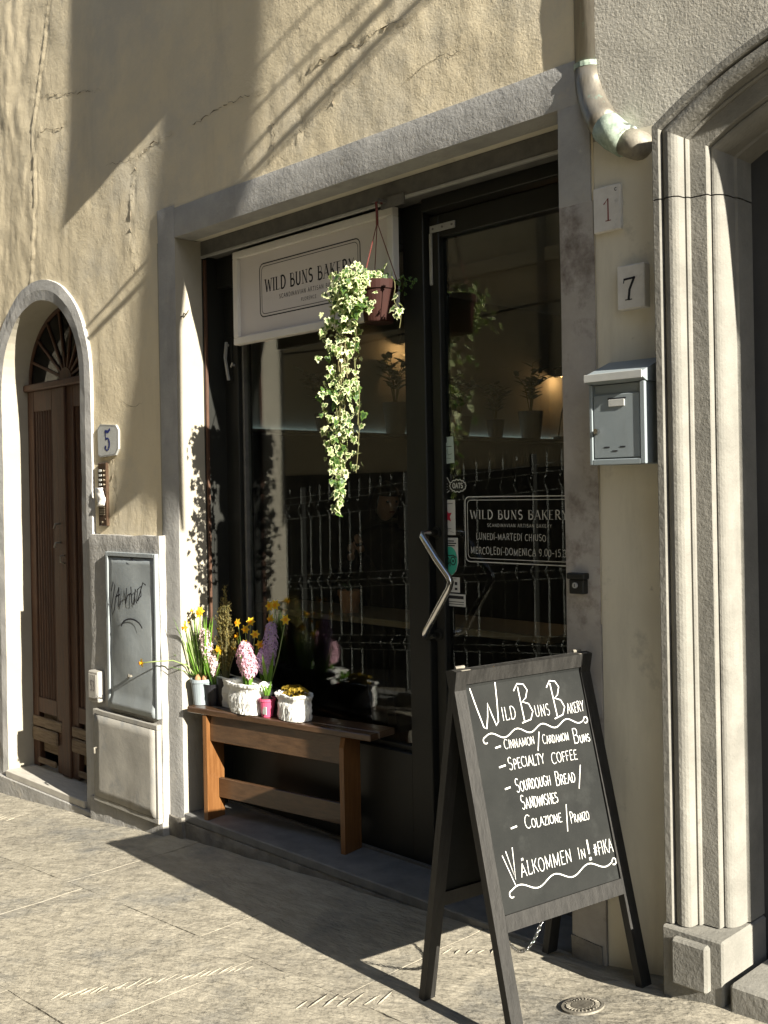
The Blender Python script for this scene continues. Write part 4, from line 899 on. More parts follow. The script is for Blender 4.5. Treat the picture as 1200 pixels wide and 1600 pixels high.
def sticker(label, x0, x1, z0, z1, m, draw=None, poly=None):
    s_ = thing('sticker', label, 'sticker', ((x0+x1)/2, .351, z0), group='stickers on the shop door')
    b = MB(); P = poly or [(x0, z0), (x1, z0), (x1, z1), (x0, z1)]
    b.prism(P, lambda p, q_, h: (p, h, q_), .3502, .3515); q = rel(b, s_).build('backing', m, s_); fixn(q)
    if draw: draw(s_)
    return s_
F = lambda a, c, h: (a, .3497-h, c)
def dr1(s_):
    b = MB(); b.ribbon([(-3.10, 1.985), (-3.08, 1.985)], .022, F, caps=False); b.ribbon([(-3.125, 1.955), (-3.055, 1.957)], .003, F); b.ribbon([(-3.115, 1.915), (-3.105, 1.94), (-3.10, 1.92), (-3.09, 1.925), (-3.08, 1.945), (-3.075, 1.92), (-3.055, 1.925)], .0022, F); b.ribbon([(-3.12, 1.91), (-3.06, 1.905)], .0015, F)
    rel(b, s_).build('print', 'ink', s_)
sticker('pale mint paper sticker at the top of the sticker column', -3.136, -3.043, 1.882, 1.998, 'sticker_mint', dr1, [(-3.134, 1.880), (-3.040, 1.886), (-3.044, 2.0), (-3.138, 1.996)])
def dr2(s_):
    b = MB(); P = []
    for i in range(60):
        t_2 = i/60*2*math.pi; P.append((-3.022+.046*math.cos(t_2)*(1+.05*math.cos(14*t_2)), 1.786+.026*math.sin(t_2)*(1+.09*math.cos(14*t_2+1))))
    b.ribbon(P+[P[0]], .004, F)
    b.ribbon([(-3.068, 1.80), (-3.082, 1.822), (-3.094, 1.818), (-3.090, 1.80), (-3.098, 1.786), (-3.098, 1.765), (-3.085, 1.757), (-3.072, 1.765)], .004, F)
    for k in range(3): b.ribbon([(-3.100, 1.795-k*.012), (-3.082, 1.795-k*.012)], .003, F)
    text(b, 'OATS', F, -3.052, 1.777, .020, width=.060, thick=.22, sp=.08)
    rel(b, s_).build('print', 'film_white', s_)
sticker('black fist shaped sticker reading OATS under the mint one', -3.105, -2.972, 1.758, 1.815, 'black_metal', dr2, [(-3.10, 1.755), (-3.07, 1.760), (-2.985, 1.762), (-2.972, 1.785), (-2.985, 1.812), (-3.06, 1.812), (-3.085, 1.825), (-3.096, 1.82), (-3.10, 1.79)])
def dr3(s_):
    b = MB(); P = []
    for i in range(10):
        a = R(90+36*i+10); q = .032 if i % 2 == 0 else .015; P.append((-3.085+q*math.cos(a)*.9, 1.655+q*math.sin(a)))
    b.prism(P, lambda p, q_, h: (p, h, q_), .3490, .3499); b.ribbon([(-3.105, 1.66), (-3.095, 1.625)], .010, F); q = rel(b, s_).build('star', 'sticker_red', s_); fixn(q)
    b = MB(); b.ribbon([(-3.12, 1.708), (-3.055, 1.710)], .003, F); b.ribbon([(-3.105, 1.69), (-3.102, 1.67)], .006, F); b.ribbon([(-3.11, 1.600), (-3.065, 1.601)], .003, F); b.ribbon([(-3.125, 1.585), (-3.118, 1.585)], .008, F); b.ribbon([(-3.09, 1.588), (-3.075, 1.592), (-3.05, 1.584)], .0015, F)
    rel(b, s_).build('print', 'ink_grey', s_)
sticker('white sticker with a red star between the OATS and the green circle stickers', -3.136, -3.04, 1.574, 1.726, 'sticker_white', dr3)
def dr4(s_):
    b = MB(); P = arc(-3.074, 1.462, .042, .062, 0, 360, 28)[:-1]
    b.prism(P, lambda p, q_, h: (p, h, q_), .3490, .3499); q = rel(b, s_).build('disc', 'sticker_green', s_); fixn(q)
    b = MB(); F2 = lambda a, c, h: (a, .3486-h, c)
    for xx in (-3.092, -3.056): b.ribbon(arc(xx, 1.462, .014, .017, 0, 360, 14), .005, F2); b.ribbon(arc(xx, 1.462, .003, .004, 0, 360, 8), .005, F2)
    b.ribbon([(-3.110, 1.478), (-3.092, 1.487), (-3.074, 1.484), (-3.056, 1.487), (-3.038, 1.478)], .005, F2); b.ribbon([(-3.074, 1.455), (-3.074, 1.440)], .005, F2)
    text(b, 'SUIVI', F2, 0, 0, 0) if False else None
    for k, wd in enumerate((.045, .07, .055)): b.ribbon([(-3.074-wd/2, 1.548-k*.010), (-3.074+wd/2, 1.548-k*.010)], .005, F)
    rel(b, s_).build('print', 'ink', s_)
P4 = [(-3.120, 1.455), (-3.108, 1.42), (-3.088, 1.402), (-3.074, 1.398), (-3.060, 1.402), (-3.040, 1.42), (-3.028, 1.455), (-3.028, 1.562), (-3.120, 1.562)]
sticker('white sticker with a green disc and owl eyes', -3.12, -3.028, 1.40, 1.562, 'sticker_white', dr4, P4)
def dr5(s_):
    b = MB(); b.ribbon([(-3.05, 1.365), (-3.035, 1.365)], .014, F, caps=False); b.ribbon([(-3.05, 1.342), (-3.035, 1.342)], .010, F, caps=False); b.ribbon([(-3.09, 1.385), (-3.04, 1.385)], .002, F)
    rel(b, s_).build('print', 'ink', s_)
sticker('small white sticker behind the bend of the door handle', -3.117, -3.021, 1.327, 1.392, 'sticker_white', dr5)
def dr6(s_):
    b = MB(); b.ribbon([(-3.085, 1.306), (-3.0, 1.306)], .014, F, caps=False); b.ribbon([(-3.09, 1.286), (-3.0, 1.286)], .003, F); b.ribbon([(-3.09, 1.276), (-3.0, 1.276)], .003, F)
    rel(b, s_).build('print', 'ink', s_)
sticker('wide white sticker with dark lines, lowest on the door', -3.134, -2.99, 1.267, 1.320, 'sticker_white', dr6)

# hanging white sign
sg = thing('shop_sign', 'white framed sign board reading WILD BUNS BAKERY hung in the window', 'sign', (-3.82, .23, 2.53))
b = MB()
b.box(-4.40, -3.235, .195, .235, 2.968, 3.005, .003); b.box(-4.40, -3.235, .195, .235, 2.53, 2.567, .003); b.box(-4.40, -4.362, .195, .235, 2.567, 2.968, .003); b.box(-3.273, -3.235, .195, .235, 2.567, 2.968, .003)
rel(b, sg).build('frame', 'white_paint', sg)
b = MB(); b.box(-4.362, -3.273, .214, .234, 2.567, 2.968); rel(b, sg).build('panel', 'sign_face', sg)
f = lambda a, c, h: (a, .2132-h, c)
b = MB(); b.ribbon(rrect(-4.197, -3.462, 2.648, 2.912, .03), .0055, f); b.ribbon(rrect(-4.182, -3.477, 2.662, 2.898, .024), .003, f)
text(b, 'WILD BUNS BAKERY', f, -4.155, 2.768, .062, width=.66, thick=.14, thin=.05, sp=.14, serif=True)
text(b, 'SCANDINAVIAN ARTISAN BAKERY', f, -4.045, 2.722, .020, width=.45, thick=.11, sp=.22)
text(b, 'FLORENCE', f, -3.88, 2.686, .015, width=.115, thick=.12, sp=.2)
rel(b, sg).build('lettering', 'ink', sg)

# ------------------------------------------------------------------ A-board
ab = thing('sandwich_board', 'black wooden A-board with white chalk menu, standing in front of the glass door', 'sandwich board', (-2.14, -.31, .13))
TL, TR = Vector((-2.213, -.607, 1.209)), Vector((-2.115, -.023, 1.209))
FL, FR = Vector((-1.945, -.652, .127)), Vector((-1.847, -.068, .138))
BL, BR = Vector((-2.41, -.574, .106)), Vector((-2.312, .008, .118))
A_ = (TR-TL).normalized(); W_ = (TR-TL).length
def board(tl, tr, bl, br, sgn_, nm):
    o = Vector(ab.location)
    dn = ((bl+br)/2-(tl+tr)/2); L = dn.length; dn.normalize(); nn = A_.cross(dn) * sgn_
    if nn.z < 0: nn = -nn
    f = lambda a, v, h: tuple(tl + A_*a + dn*v + nn*h - o)
    b = MB()
    def bar(a0, a1, v0, v1, h0, h1): b.prism([(a0, v0), (a1, v0), (a1, v1), (a0, v1)], f, h0, h1)
    bar(0, .045, 0, L*1.0, -.028, 0); q1 = b.build('leg', 'board_wood', ab); fixn(q1)
    b = MB(); bar(W_-.045, W_, 0, L, -.028, 0); q1 = b.build('leg', 'board_wood', ab); fixn(q1)
    b = MB(); bar(.045, W_-.045, 0, .045, -.026, -.002); q1 = b.build('rail', 'board_wood', ab); fixn(q1)
    b = MB(); bar(.045, W_-.045, .742, .790, -.026, .001)
    q1 = b.build('rail', 'board_wood', ab); fixn(q1)
    b = MB(); bar(.045, W_-.045, .045, .742, -.018, -.008); q2 = b.build('panel', 'slate', ab); fixn(q2)
    return f, q2, nn, dn
fB, pB, nB, dB = board(TL, TR, BL, BR, 1, 'rear')
fF, pF, nF, dF = board(TL, TR, FL, FR, 1, 'front')
b = MB(); h = .0015-.008
f = lambda a, c, hh: fF(a, -c, h)     # c negative = down the board
random.seed(11)
cw = .0030
def S(pts, wd=cw): b.ribbon([(p[0], -p[1]) for p in pts], wd, f)
# WILD BUNS BAKERY
S([(.066, .066), (.078, .120), (.096, .190), (.106, .196), (.118, .160), (.127, .118), (.136, .155), (.148, .192), (.158, .180), (.166, .120), (.172, .058)], .0038)
text(b, 'ILD', f, .176, -.180, .040, width=.062, thick=.052, sp=.10, jit=.03)
S([(.262, .085), (.266, .195)], .0038); S([(.243, .093), (.262, .073), (.288, .078), (.300, .098), (.288, .122), (.270, .132), (.296, .142), (.308, .168), (.294, .192), (.256, .198)], .0038)
text(b, 'UNS', f, .316, -.188, .036, width=.068, thick=.052, sp=.10, jit=.03)
S([(.404, .090), (.410, .198)], .0038); S([(.386, .100), (.404, .080), (.428, .085), (.440, .105), (.428, .130), (.412, .138), (.438, .148), (.450, .172), (.436, .196), (.398, .204)], .0038)
text(b, 'AKERY', f, .458, -.196, .034, width=.080, thick=.052, sp=.08, jit=.03)
def wave(a0, a1, v, amp, n, curl0=True):
    P = [(a0+(a1-a0)*i/60, v - amp*math.sin(2*math.pi*n*i/60) - .0*i) for i in range(61)]
    c0 = [(a0+.004+.010*math.cos(R(g_)), v+.008+.010*math.sin(R(g_))) for g_ in range(60, 300, 30)]
    c1 = [(a1+.002+.010*math.cos(R(g_)), v+.004+.010*math.sin(R(g_))) for g_ in range(-110, 160, 30)]
    S(c0[::1]+P[1:-1]+c1, .0036)
wave(.090, .530, .222, .010, 4)
L_ = [('-', .128, .262, .02), ('-', .130, .322, .024), ('-', .138, .390, .02), ('-', .134, .508, .022)]
for _, a, v, ln in L_: S([(a, v-.004), (a+ln, v-.006)], .005)
text(b, 'CINNAMON', f, .163, -.268, .030, width=.130, thick=.052, sp=.06, jit=.05, small=.85, slope=-.02)
S([(.318, .236), (.300, .292)]); text(b, 'CARDAMOM', f, .326, -.276, .030, width=.118, thick=.052, sp=.06, jit=.05, small=.8, slope=-.03)
text(b, 'BUNS', f, .460, -.296, .046, width=.078, thick=.052, sp=.06, jit=.05, small=.5)
text(b, 'SPECIALTY', f, .166, -.332, .040, width=.155, thick=.052, sp=.06, jit=.05, small=.78, slope=-.02)
text(b, 'COFFEE', f, .348, -.342, .036, width=.118, thick=.052, sp=.06, jit=.05, small=.85, slope=-.02)
text(b, 'SOURDOUGH', f, .180, -.402, .042, width=.150, thick=.052, sp=.06, jit=.05, small=.72, slope=-.02)
text(b, 'BREAD', f, .348, -.412, .042, width=.090, thick=.052, sp=.06, jit=.05, small=.7, slope=-.03); S([(.470, .366), (.446, .436)])
text(b, 'SANDWISHES', f, .190, -.458, .042, width=.158, thick=.052, sp=.06, jit=.05, small=.75, slope=-.03)
text(b, 'COLAZIONE', f, .190, -.518, .040, width=.158, thick=.052, sp=.06, jit=.05, small=.65, slope=-.03); S([(.376, .476), (.362, .556)])
text(b, 'PRANZO', f, .382, -.536, .034, width=.086, thick=.052, sp=.06, jit=.05, small=.75, slope=-.03)
S([(.096, .566), (.116, .652), (.124, .560)]); S([(.080, .575), (.112, .668)], .0022)
text(b, 'A"LKOMMEN', f, .140, -.650, .040, width=.220, thick=.052, sp=.07, jit=.05)
text(b, 'IN', f, .386, -.650, .036, width=.036, thick=.052, sp=.08, jit=.05, small=.75)
S([(.436, .600), (.436, .640)], .0055); S([(.435, .657), (.439, .657)], .009)
text(b, '#FIKA', f, .456, -.655, .040, width=.090, thick=.052, sp=.06, jit=.05)
wave(.088, .535, .682, .012, 3)
b.build('chalk_writing', 'chalk', ab)
# hinge, chain
b = MB(); o = Vector(ab.location)
for a in (.04, W_-.04):
    p = TL+A_*a-o; b.tube([p-A_*.018+Vector((-.006, 0, .002)), p+A_*.018+Vector((-.006, 0, .002))], .006, 8)
    b.obb(p-A_*.018+Vector((.012, 0, -.004)), p+A_*.018+Vector((.012, 0, -.004)), (1, 0, 0), .02, (0, 0, 1), .003)
b.build('hinge', 'iron', ab)
p0 = Vector(fF(.050, .785, -.03)); p1 = Vector(fF(.33, .74, -.11)); b = MB(); nL = 34; pts = []
for i in range(nL+1):
    k = i/nL; q = p0.lerp(p1, k); q.z -= .12*(1-(2*k-1)**2); pts.append(q)
for i in range(nL):
    c = (pts[i]+pts[i+1])/2; t0 = (pts[i+1]-pts[i]).normalized(); s0 = t0.cross(Vector((0, 0, 1))).normalized(); s1 = t0.cross(s0)
    sd = s0 if i % 2 else s1
    b.tube([c+t0*.0105*math.cos(2*math.pi*j/8)+sd*.0052*math.sin(2*math.pi*j/8) for j in range(8)], .0015, 5, closed=True)
b.build('chain', 'chrome', ab, smooth=True)

# ------------------------------------------------------------------ bench
bn = thing('bench', 'narrow brown varnished wooden bench on the step below the shop window', 'bench', (-4.57, -.015, .128))
ang = math.atan2(.175, 1.17); bn.rotation_euler = (0, 0, ang)
LB, DB, HT = 1.185, .185, .562
b = MB(); b.box(0, LB-.0, 0, .062, HT-.030, HT, .004); b.build('seat_plank', 'bench', bn)
b = MB(); b.box(0, LB, .066, DB, HT-.030, HT, .004); b.build('seat_plank', 'bench', bn)
for x in (.108, 1.000):
    b = MB(); P = [(.006, 0), (.125, 0), (.125, HT-.031), (.022, HT-.031), (.006, HT-.08)] if x > .5 else [(.006, 0), (.125, 0), (.125, HT-.031), (.006, HT-.031)]
    b.prism(P, lambda p, q_, h: (h, p, q_), x, x+.026); q = b.build('leg', 'bench_leg' , bn); fixn(q)
b = MB(); b.box(.136, .998, .030, .050, HT-.165, HT-.031, .003); b.build('apron', 'bench', bn)
b = MB(); b.box(.136, .998, .085, .105, .10, .20, .003); b.build('stretcher', 'bench', bn)

# ------------------------------------------------------------------ plants on the bench
def bp(s, n_, z=0):     # bench surface point: s along, n_ deep
    c, si = math.cos(ang), math.sin(ang)
    return Vector((-4.57 + s*c - n_*si, -.015 + s*si + n_*c, .128+HT+z))
def blade(b, p, dirv, ln, wd, bend, fold=.3, n=7):
    """strap leaf from p in direction dirv (unit-ish), bending by gravity"""
    dirv = Vector(dirv).normalized(); side = dirv.cross(Vector((0, 0, 1)))
    if side.length < .1: side = Vector((random.uniform(-1, 1), random.uniform(-1, 1), 0))
    side.normalize(); P = []; q = Vector(p); dcur = dirv.copy()
    for i in range(n+1):
        k = i/n; w2 = wd*(.55+.45*math.sin(min(1, k*1.6)*math.pi/2))*(1-k**3.5)*.5+.0004
        nrm = side.cross(dcur).normalized()
        P.append((q - side*w2, q + nrm*w2*fold, q + side*w2)); q = q + dcur*ln/n; dcur = (dcur + Vector((0, 0, -1))*bend/n).normalized()
    o = len(b.v)
    for a, c, e in P: b.v += [tuple(a), tuple(c), tuple(e)]
    for i in range(n):
        k = o+i*3
        b.f += [[k, k+1, k+4, k+3], [k+1, k+2, k+5, k+4]]; b.mi += [b.cur, b.cur]
def plant_root(name, label, cat, p): return thing(name, label, cat, p)
def daff_mesh():
    b = MB(); b.cur = 0
    for i in range(6):
        a = i*math.pi/3; ca, sa = math.cos(a), math.sin(a); w2 = .0065
        b.add([(0, 0, 0), (ca*.011-sa*w2, sa*.011+ca*w2, .002), (ca*.022, sa*.022, .001), (ca*.011+sa*w2, sa*.011-ca*w2, .002)], [(0, 3, 2, 1)])
    b.cur = 1
    b.lathe([(.003, .001), (.005, .008), (.0075, .013)], n=8)
    return b
dm = bpy.data.meshes.new('daffodil_flower'); _b = daff_mesh(); dm.from_pydata(_b.v, [], _b.f); dm.materials.append(M['yellow_petal']); dm.materials.append(M['orange_petal']); dm.polygons.foreach_set('material_index', _b.mi)
def flower_at(parent, wp, facing, s=1.0):
    q = Vector(facing).to_track_quat('Z', 'Y').to_matrix().to_4x4()
    inst('flower', dm, parent, Matrix.Translation(Vector(wp)-Vector(parent.location)) @ q @ Matrix.Scale(s, 4))
def floret(b, c, nrm, s):
    q = Vector(nrm).to_track_quat('Z', 'Y'); rz = random.random()*6
    vs = [Vector(c)+q @ Vector((0, 0, 0))]
    for i in range(6):
        a = rz+i*math.pi/3; wv = .45
        vs += [Vector(c)+q @ Vector((math.cos(a-wv)*s*.5, math.sin(a-wv)*s*.5, s*.35)), Vector(c)+q @ Vector((math.cos(a)*s, math.sin(a)*s, s*.15)), Vector(c)+q @ Vector((math.cos(a+wv)*s*.5, math.sin(a+wv)*s*.5, s*.35))]
    b.add(vs, [(0, 1+3*i, 2+3*i, 3+3*i) for i in range(6)])
def hyacinth(parent, base, top, petal, nleaf=6, rad=.028, spread=.35, leaflen=.13, leafw=.02, nf=52):
    base, top = Vector(base), Vector(top); lo = Vector(parent.location); ax = (top-base); L = ax.length; ax.normalize()
    b = MB(); b.tube([base-lo, base.lerp(top, .5)-lo, top-lo], [.007, .006, .003], 7); b.build('stem', 'pale_green', parent, smooth=True)
    b = MB(); s0 = base.lerp(top, .42)
    for i in range(nf):
        k = (i+.5)/nf; an = i*2.399; rr_ = rad*math.sin(math.pi*(.12+.80*k))**.6
        sd = ax.orthogonal().normalized(); s2 = ax.cross(sd); dirn = sd*math.cos(an)+s2*math.sin(an)
        c = s0.lerp(top, k)+dirn*rr_*random.uniform(.8, 1.08)-lo; floret(b, c, dirn+ax*(.2+.7*k*k)+Vector((random.uniform(-.3, .3), random.uniform(-.3, .3), random.uniform(-.3, .3))), random.uniform(.013, .019))
    b.build('flower_spike', petal, parent)
    for i in range(nleaf):
        a = i*2*math.pi/nleaf+random.uniform(-.3, .3); dv = Vector((math.cos(a)*spread, math.sin(a)*spread, 1))
        b = MB(); blade(b, base-lo+Vector((math.cos(a)*.008, math.sin(a)*.008, 0)), dv, leaflen*random.uniform(.8, 1.1), leafw, .15, .5); b.build('leaf', 'strap_green', parent, smooth=True)
def bagmesh(c, rx, ry, hgt, lean=(0, 0), seed=0, rim=.012):
    b = MB(); n = 64; prof_ = [(0.82, 0), (.95, .02), (.99, .14), (1.0, .25), (1.03, .38), (1.01, .5), (.99, .61), (.94, .72), (.98, .82), (1.10, .90), (1.13, .97), (1.05, 1.0), (.92, .96), (.86, .85), (.80, .6)]
    for (rr_, k) in prof_:
        for j in range(n):
            a = 2*math.pi*j/n; fx = 1 + .13*noise.noise((math.cos(a)*2.2+seed, math.sin(a)*2.2, k*2.5)) + .10*abs(noise.noise((math.cos(a)*6+seed, math.sin(a)*6, k*5))) + .05*noise.noise((math.cos(a)*15+seed, math.sin(a)*15, k*9))
            zz = k*hgt + (.10*hgt*noise.noise((math.cos(a)*1.5, math.sin(a)*1.5, seed)) if k > .6 else 0)
            ex = 2.6; ca, sa = math.cos(a), math.sin(a); sq = (abs(ca)**ex+abs(sa)**ex)**(-1/ex)
            b.v.append((c[0]+rx*rr_*fx*ca*sq+lean[0]*k, c[1]+ry*rr_*fx*sa*sq+lean[1]*k, c[2]+zz))
    for i in range(len(prof_)-1):
        for j in range(n): j2 = (j+1) % n; b.f.append([i*n+j, i*n+j2, (i+1)*n+j2, (i+1)*n+j]); b.mi.append(0)
    b.f.append([j for j in range(n)][::-1]); b.mi.append(0)
    return b
def soil(parent, c, r1, r2, z):
    b = MB(); b.lathe([(1, -.01), (1, 0), (.5, .005), (.02, .003)], c=(c[0], c[1], z), n=18, sx=r1, sy=r2); rel(b, parent).build('soil', 'soil', parent)
random.seed(21)
# 1 grey pot with daffodils
c = bp(.022, .085); t = thing('daffodil_pot', 'grey plastic pot of yellow daffodils at the left end of the bench', 'potted plant', c)
b = MB(); b.lathe([(.036, .001), (.046, .085), (.050, .087), (.050, .100), (.045, .100), (.043, .080)], n=24); b.build('pot', 'grey_pot', t)
b = MB(); b.lathe([(.043, .08), (.02, .088), (.002, .089)], n=18); b.build('soil', 'soil', t)
for i in range(4):
    a = i*1.6; b = MB(); b.lathe([(.006, 0), (.014, .008), (.013, .02), (.004, .034)], c=(math.cos(a)*.022, math.sin(a)*.022, .084), n=10); b.build('bulb', 'bulb', t, smooth=True)
for i in range(26):
    a = random.random()*6.28; rr_ = random.random()*.028; sp_ = random.uniform(.05, .42)
    dv = Vector((math.cos(a)*sp_-.10, math.sin(a)*sp_*.6-.06, 1)); b = MB(); blade(b, (math.cos(a)*rr_, math.sin(a)*rr_, .095), dv, random.uniform(.17, .27), .010, random.uniform(.05, .35), .4); b.build('leaf', 'strap_green', t, smooth=True)
fl_pts = [(-.085, -.02, .40, (-.3, -.8, .3)), (-.095, -.02, .335, (.2, -1, .1)), (-.07, -.03, .318, (.7, -.8, .0)), (-.060, -.04, .30, (.3, -1, -.2)), (.0, .0, .362, (.6, -.8, .1)), (.025, -.02, .355, (.2, -1, .3)), (-.02, -.02, .358, (-.5, -.6, .5)), (.085, .05, .295, (.6, -.9, .0)), (-.08, .0, .355, (.8, -.4, .3)), (.03, .03, .21, (.5, -.8, .1)), (.09, .03, .215, (.4, -.8, .1))]
for (x, y, z, fc) in fl_pts:
    b = MB(); b.tube([(x*.1, y*.1, .09), (x*.55, y*.5, z*.62), (x*.97, y*.97, z-.012), (x, y, z)], .0022, 5); b.build('stem', 'pale_green', t, smooth=True)
    flower_at(t, c+Vector((x, y, z))+Vector(fc)*.004, fc, 1.0)
b = MB(); b.tube([(-.01, -.01, .09), (-.035, -.045, .150), (-.08, -.09, .172), (-.13, -.145, .170), (-.167, -.185, .166)], .0026, 6); b.build('stem', 'pale_green', t, smooth=True)
flower_at(t, c+Vector((-.169, -.188, .166)), (-.2, -1, -.1), 1.0)
for dv, ln in (((-1, -.9, .75), .16), ((-1.0, -.6, 1.3), .15)):
    b = MB(); blade(b, (-.01, -.01, .10), dv, ln, .007, .5, .3); b.build('leaf', 'strap_green', t, smooth=True)
t.scale = (1.2, 1.2, 1.32)
# 2 pale pink hyacinth behind with wide leaves
c = bp(.09, .10); t = thing('hyacinth_pot', 'pale pink hyacinth in a dark pot just right of the daffodils', 'potted plant', c)
b = MB(); b.lathe([(.030, .001), (.040, .075), (.043, .085), (.038, .085), (.036, .07)], n=22); b.build('pot', 'black_pot', t)
b = MB(); b.lathe([(.036, .07), (.002, .075)], n=16); b.build('soil', 'soil', t)
hyacinth(t, c+Vector((0, 0, .075)), c+Vector((-.035, -.02, .300)), 'palepink_petal', 5, .022, .25, .17, .016)
hyacinth(t, c+Vector((.012, 0, .075)), c+Vector((.015, .0, .190)), 'palepink_petal', 3, .016, .4, .12, .016, 40)
t.scale = (1.2, 1.2, 1.3)
# 3 heather cone
c = bp(.16, .12); t = thing('heather_plant', 'tall brownish heather like shrub behind the daffodils and hyacinths', 'potted plant', c)
b = MB(); b.lathe([(.035, .001), (.045, .08), (.048, .09), (.042, .09), (.04, .075)], n=20); b.build('pot', 'black_pot', t)
b = MB(); nst = 38
tips = []
for i in range(nst):
    a = random.random()*6.28; k = random.random(); hh = .17+.21*(1-k)**1.2 + random.uniform(-.02, .02); rr_ = .105*k*.9
    tip = Vector((math.cos(a)*rr_, math.sin(a)*rr_*.55, hh)); b.tube([(math.cos(a)*.01, math.sin(a)*.01, .07), tip*.6+Vector((0, 0, .03)), tip], [.0025, .002, .001], 5); tips.append((a, tip))
b.build('stem', 'stem', t)
b = MB()
for a, tip in tips:
    base = Vector((0, 0, .08))
    for j in range(95):
        k = .2+.8*j/95; p = base.lerp(tip, k)+Vector((random.gauss(0, .007), random.gauss(0, .006), .02*math.sin(k*3.1))); an = random.random()*6.28; dv = Vector((math.cos(an), math.sin(an), random.uniform(.1, 1.1))).normalized()
        ln = .017*(1.2-k*.6); sd = dv.cross(Vector((0, 0, 1))).normalized()*.0032
        b.add([p-sd, p+sd, p+dv*ln], [(0, 1, 2)])
b.build('foliage', 'heath', t)
t.scale = (1.2, 1.0, 1.62)
# 4 white bags
c = bp(.26, .118); t = thing('paper_bag', 'wide crumpled white bag with a dark corner behind the pink hyacinth', 'bag', c)
b = bagmesh((0, 0, 0.001), .19, .05, .150, (.02, .0), 3); b.build('bag', 'bag', t)
b = MB(); P = bagmesh((-.18, -.025, .001), .030, .028, .065, (0, 0), 8); P.build('dark_corner', 'black_pot', t, smooth=True)
c = bp(.375, .055); t = thing('hyacinth_bag', 'white paper bag with rolled top holding bright green blades and pink hyacinths', 'potted plant', c)
b = bagmesh((0, 0, .001), .088, .050, .118, (0, 0), 11); b.build('bag', 'bag', t)
soil(t, c, .075, .042, c.z+.092)
hyacinth(t, c+Vector((0, 0, .08)), c+Vector((-.020, .01, .262)), 'pink_petal', 8, .030, .18, .15, .018)
hyacinth(t, c+Vector((.015, 0, .08)), c+Vector((.028, -.01, .225)), 'pink_petal', 3, .030, .2, .13, .018)
t.scale = (1.28, 1.2, 1.3)
c = bp(.45, .125); t = thing('hyacinth_pot', 'lilac hyacinth leaning right behind the pink ones', 'potted plant', c)
b = MB(); b.lathe([(.030, .001), (.040, .075), (.043, .085), (.038, .085), (.036, .07)], n=22); b.build('pot', 'black_pot', t)
hyacinth(t, c+Vector((0, 0, .075)), c+Vector((.030, .0, .325)), 'lilac_petal', 6, .026, .3, .16, .018, 64)
hyacinth(t, c+Vector((-.01, 0, .075)), c+Vector((-.012, -.01, .225)), 'lilac_petal', 3, .026, .3, .12, .018, 44)
for (x, y, z, fc) in [(.0, .02, .385, (.5, -.9, .2)), (.035, .02, .392, (.6, -.8, .0)), (.005, .02, .338, (.2, -1, 0)), (.0, .01, .30, (-.3, -1, 0)), (.085, .03, .34, (.8, -.6, .2))]:
    b = MB(); b.tube([(.0, .01, .08), (x*.6, y*.6, z*.6), (x, y, z-.004)], .002, 5); b.build('stem', 'pale_green', t, smooth=True); flower_at(t, c+Vector((x, y, z)), fc, 1.0)
t.scale = (1.25, 1.1, 1.35)
c = bp(.30, .135); t = thing('daffodil_pot', 'thin stemmed daffodils in a dark pot between the heather and the lilac hyacinth', 'potted plant', c)
b = MB(); b.lathe([(.030, .001), (.040, .075), (.043, .085), (.038, .085), (.036, .07)], n=22); b.build('pot', 'black_pot', t)
for i in range(16):
    a = random.random()*6.28; b = MB(); blade(b, (math.cos(a)*.015, math.sin(a)*.015, .08), (math.cos(a)*.25, math.sin(a)*.15, 1), random.uniform(.20, .32), .009, random.uniform(.1, .4), .4); b.build('leaf', 'strap_green', t, smooth=True)
for (x, y, z, fc) in [(-.05, -.02, .36, (-.3, -.9, .1)), (-.03, -.03, .43, (.1, -1, .2)), (.02, -.02, .40, (.5, -.9, 0)), (.05, -.01, .44, (.6, -.8, .2)), (.085, -.01, .38, (.8, -.6, 0)), (-.075, -.02, .30, (-.1, -1, -.1)), (.11, .0, .33, (.9, -.5, .1)), (.03, -.03, .33, (.2, -1, -.1))]:
    b = MB(); b.tube([(x*.1, y*.1, .08), (x*.5, y*.5, z*.6), (x*.95, y*.95, z-.012), (x, y, z)], .002, 5); b.build('stem', 'pale_green', t, smooth=True); flower_at(t, c+Vector((x, y, z)), fc, 1.15)
# 5 pink pot
c = bp(.525, .040); t = thing('seedling_pot', 'small pink plastic pot with a white label and short green sprout', 'potted plant', c)
b = MB(); b.lathe([(.019, .001), (.026, .050), (.029, .052), (.029, .060), (.025, .060), (.024, .048)], n=20); b.build('pot', 'pink_pot', t)
b = MB(); b.lathe([(.024, .05), (.012, .066), (.002, .07)], n=14); b.build('soil', 'soil', t)
b = MB(); b.prism([(-.012, .012), (.012, .012), (.012, .036), (-.012, .036)], lambda p, q_, h: (p*.8+.018*.7, -.024-h+.004, q_), 0, .002); b.build('label', 'sticker_white', t)
for i in range(7):
    a = i*.9; b = MB(); blade(b, (math.cos(a)*.004, math.sin(a)*.004, .06), (math.cos(a)*.35, math.sin(a)*.35, 1), random.uniform(.035, .055), .012, .1, .5); b.build('leaf', 'strap_green', t, smooth=True)
t.scale = (1.45, 1.45, 1.5)
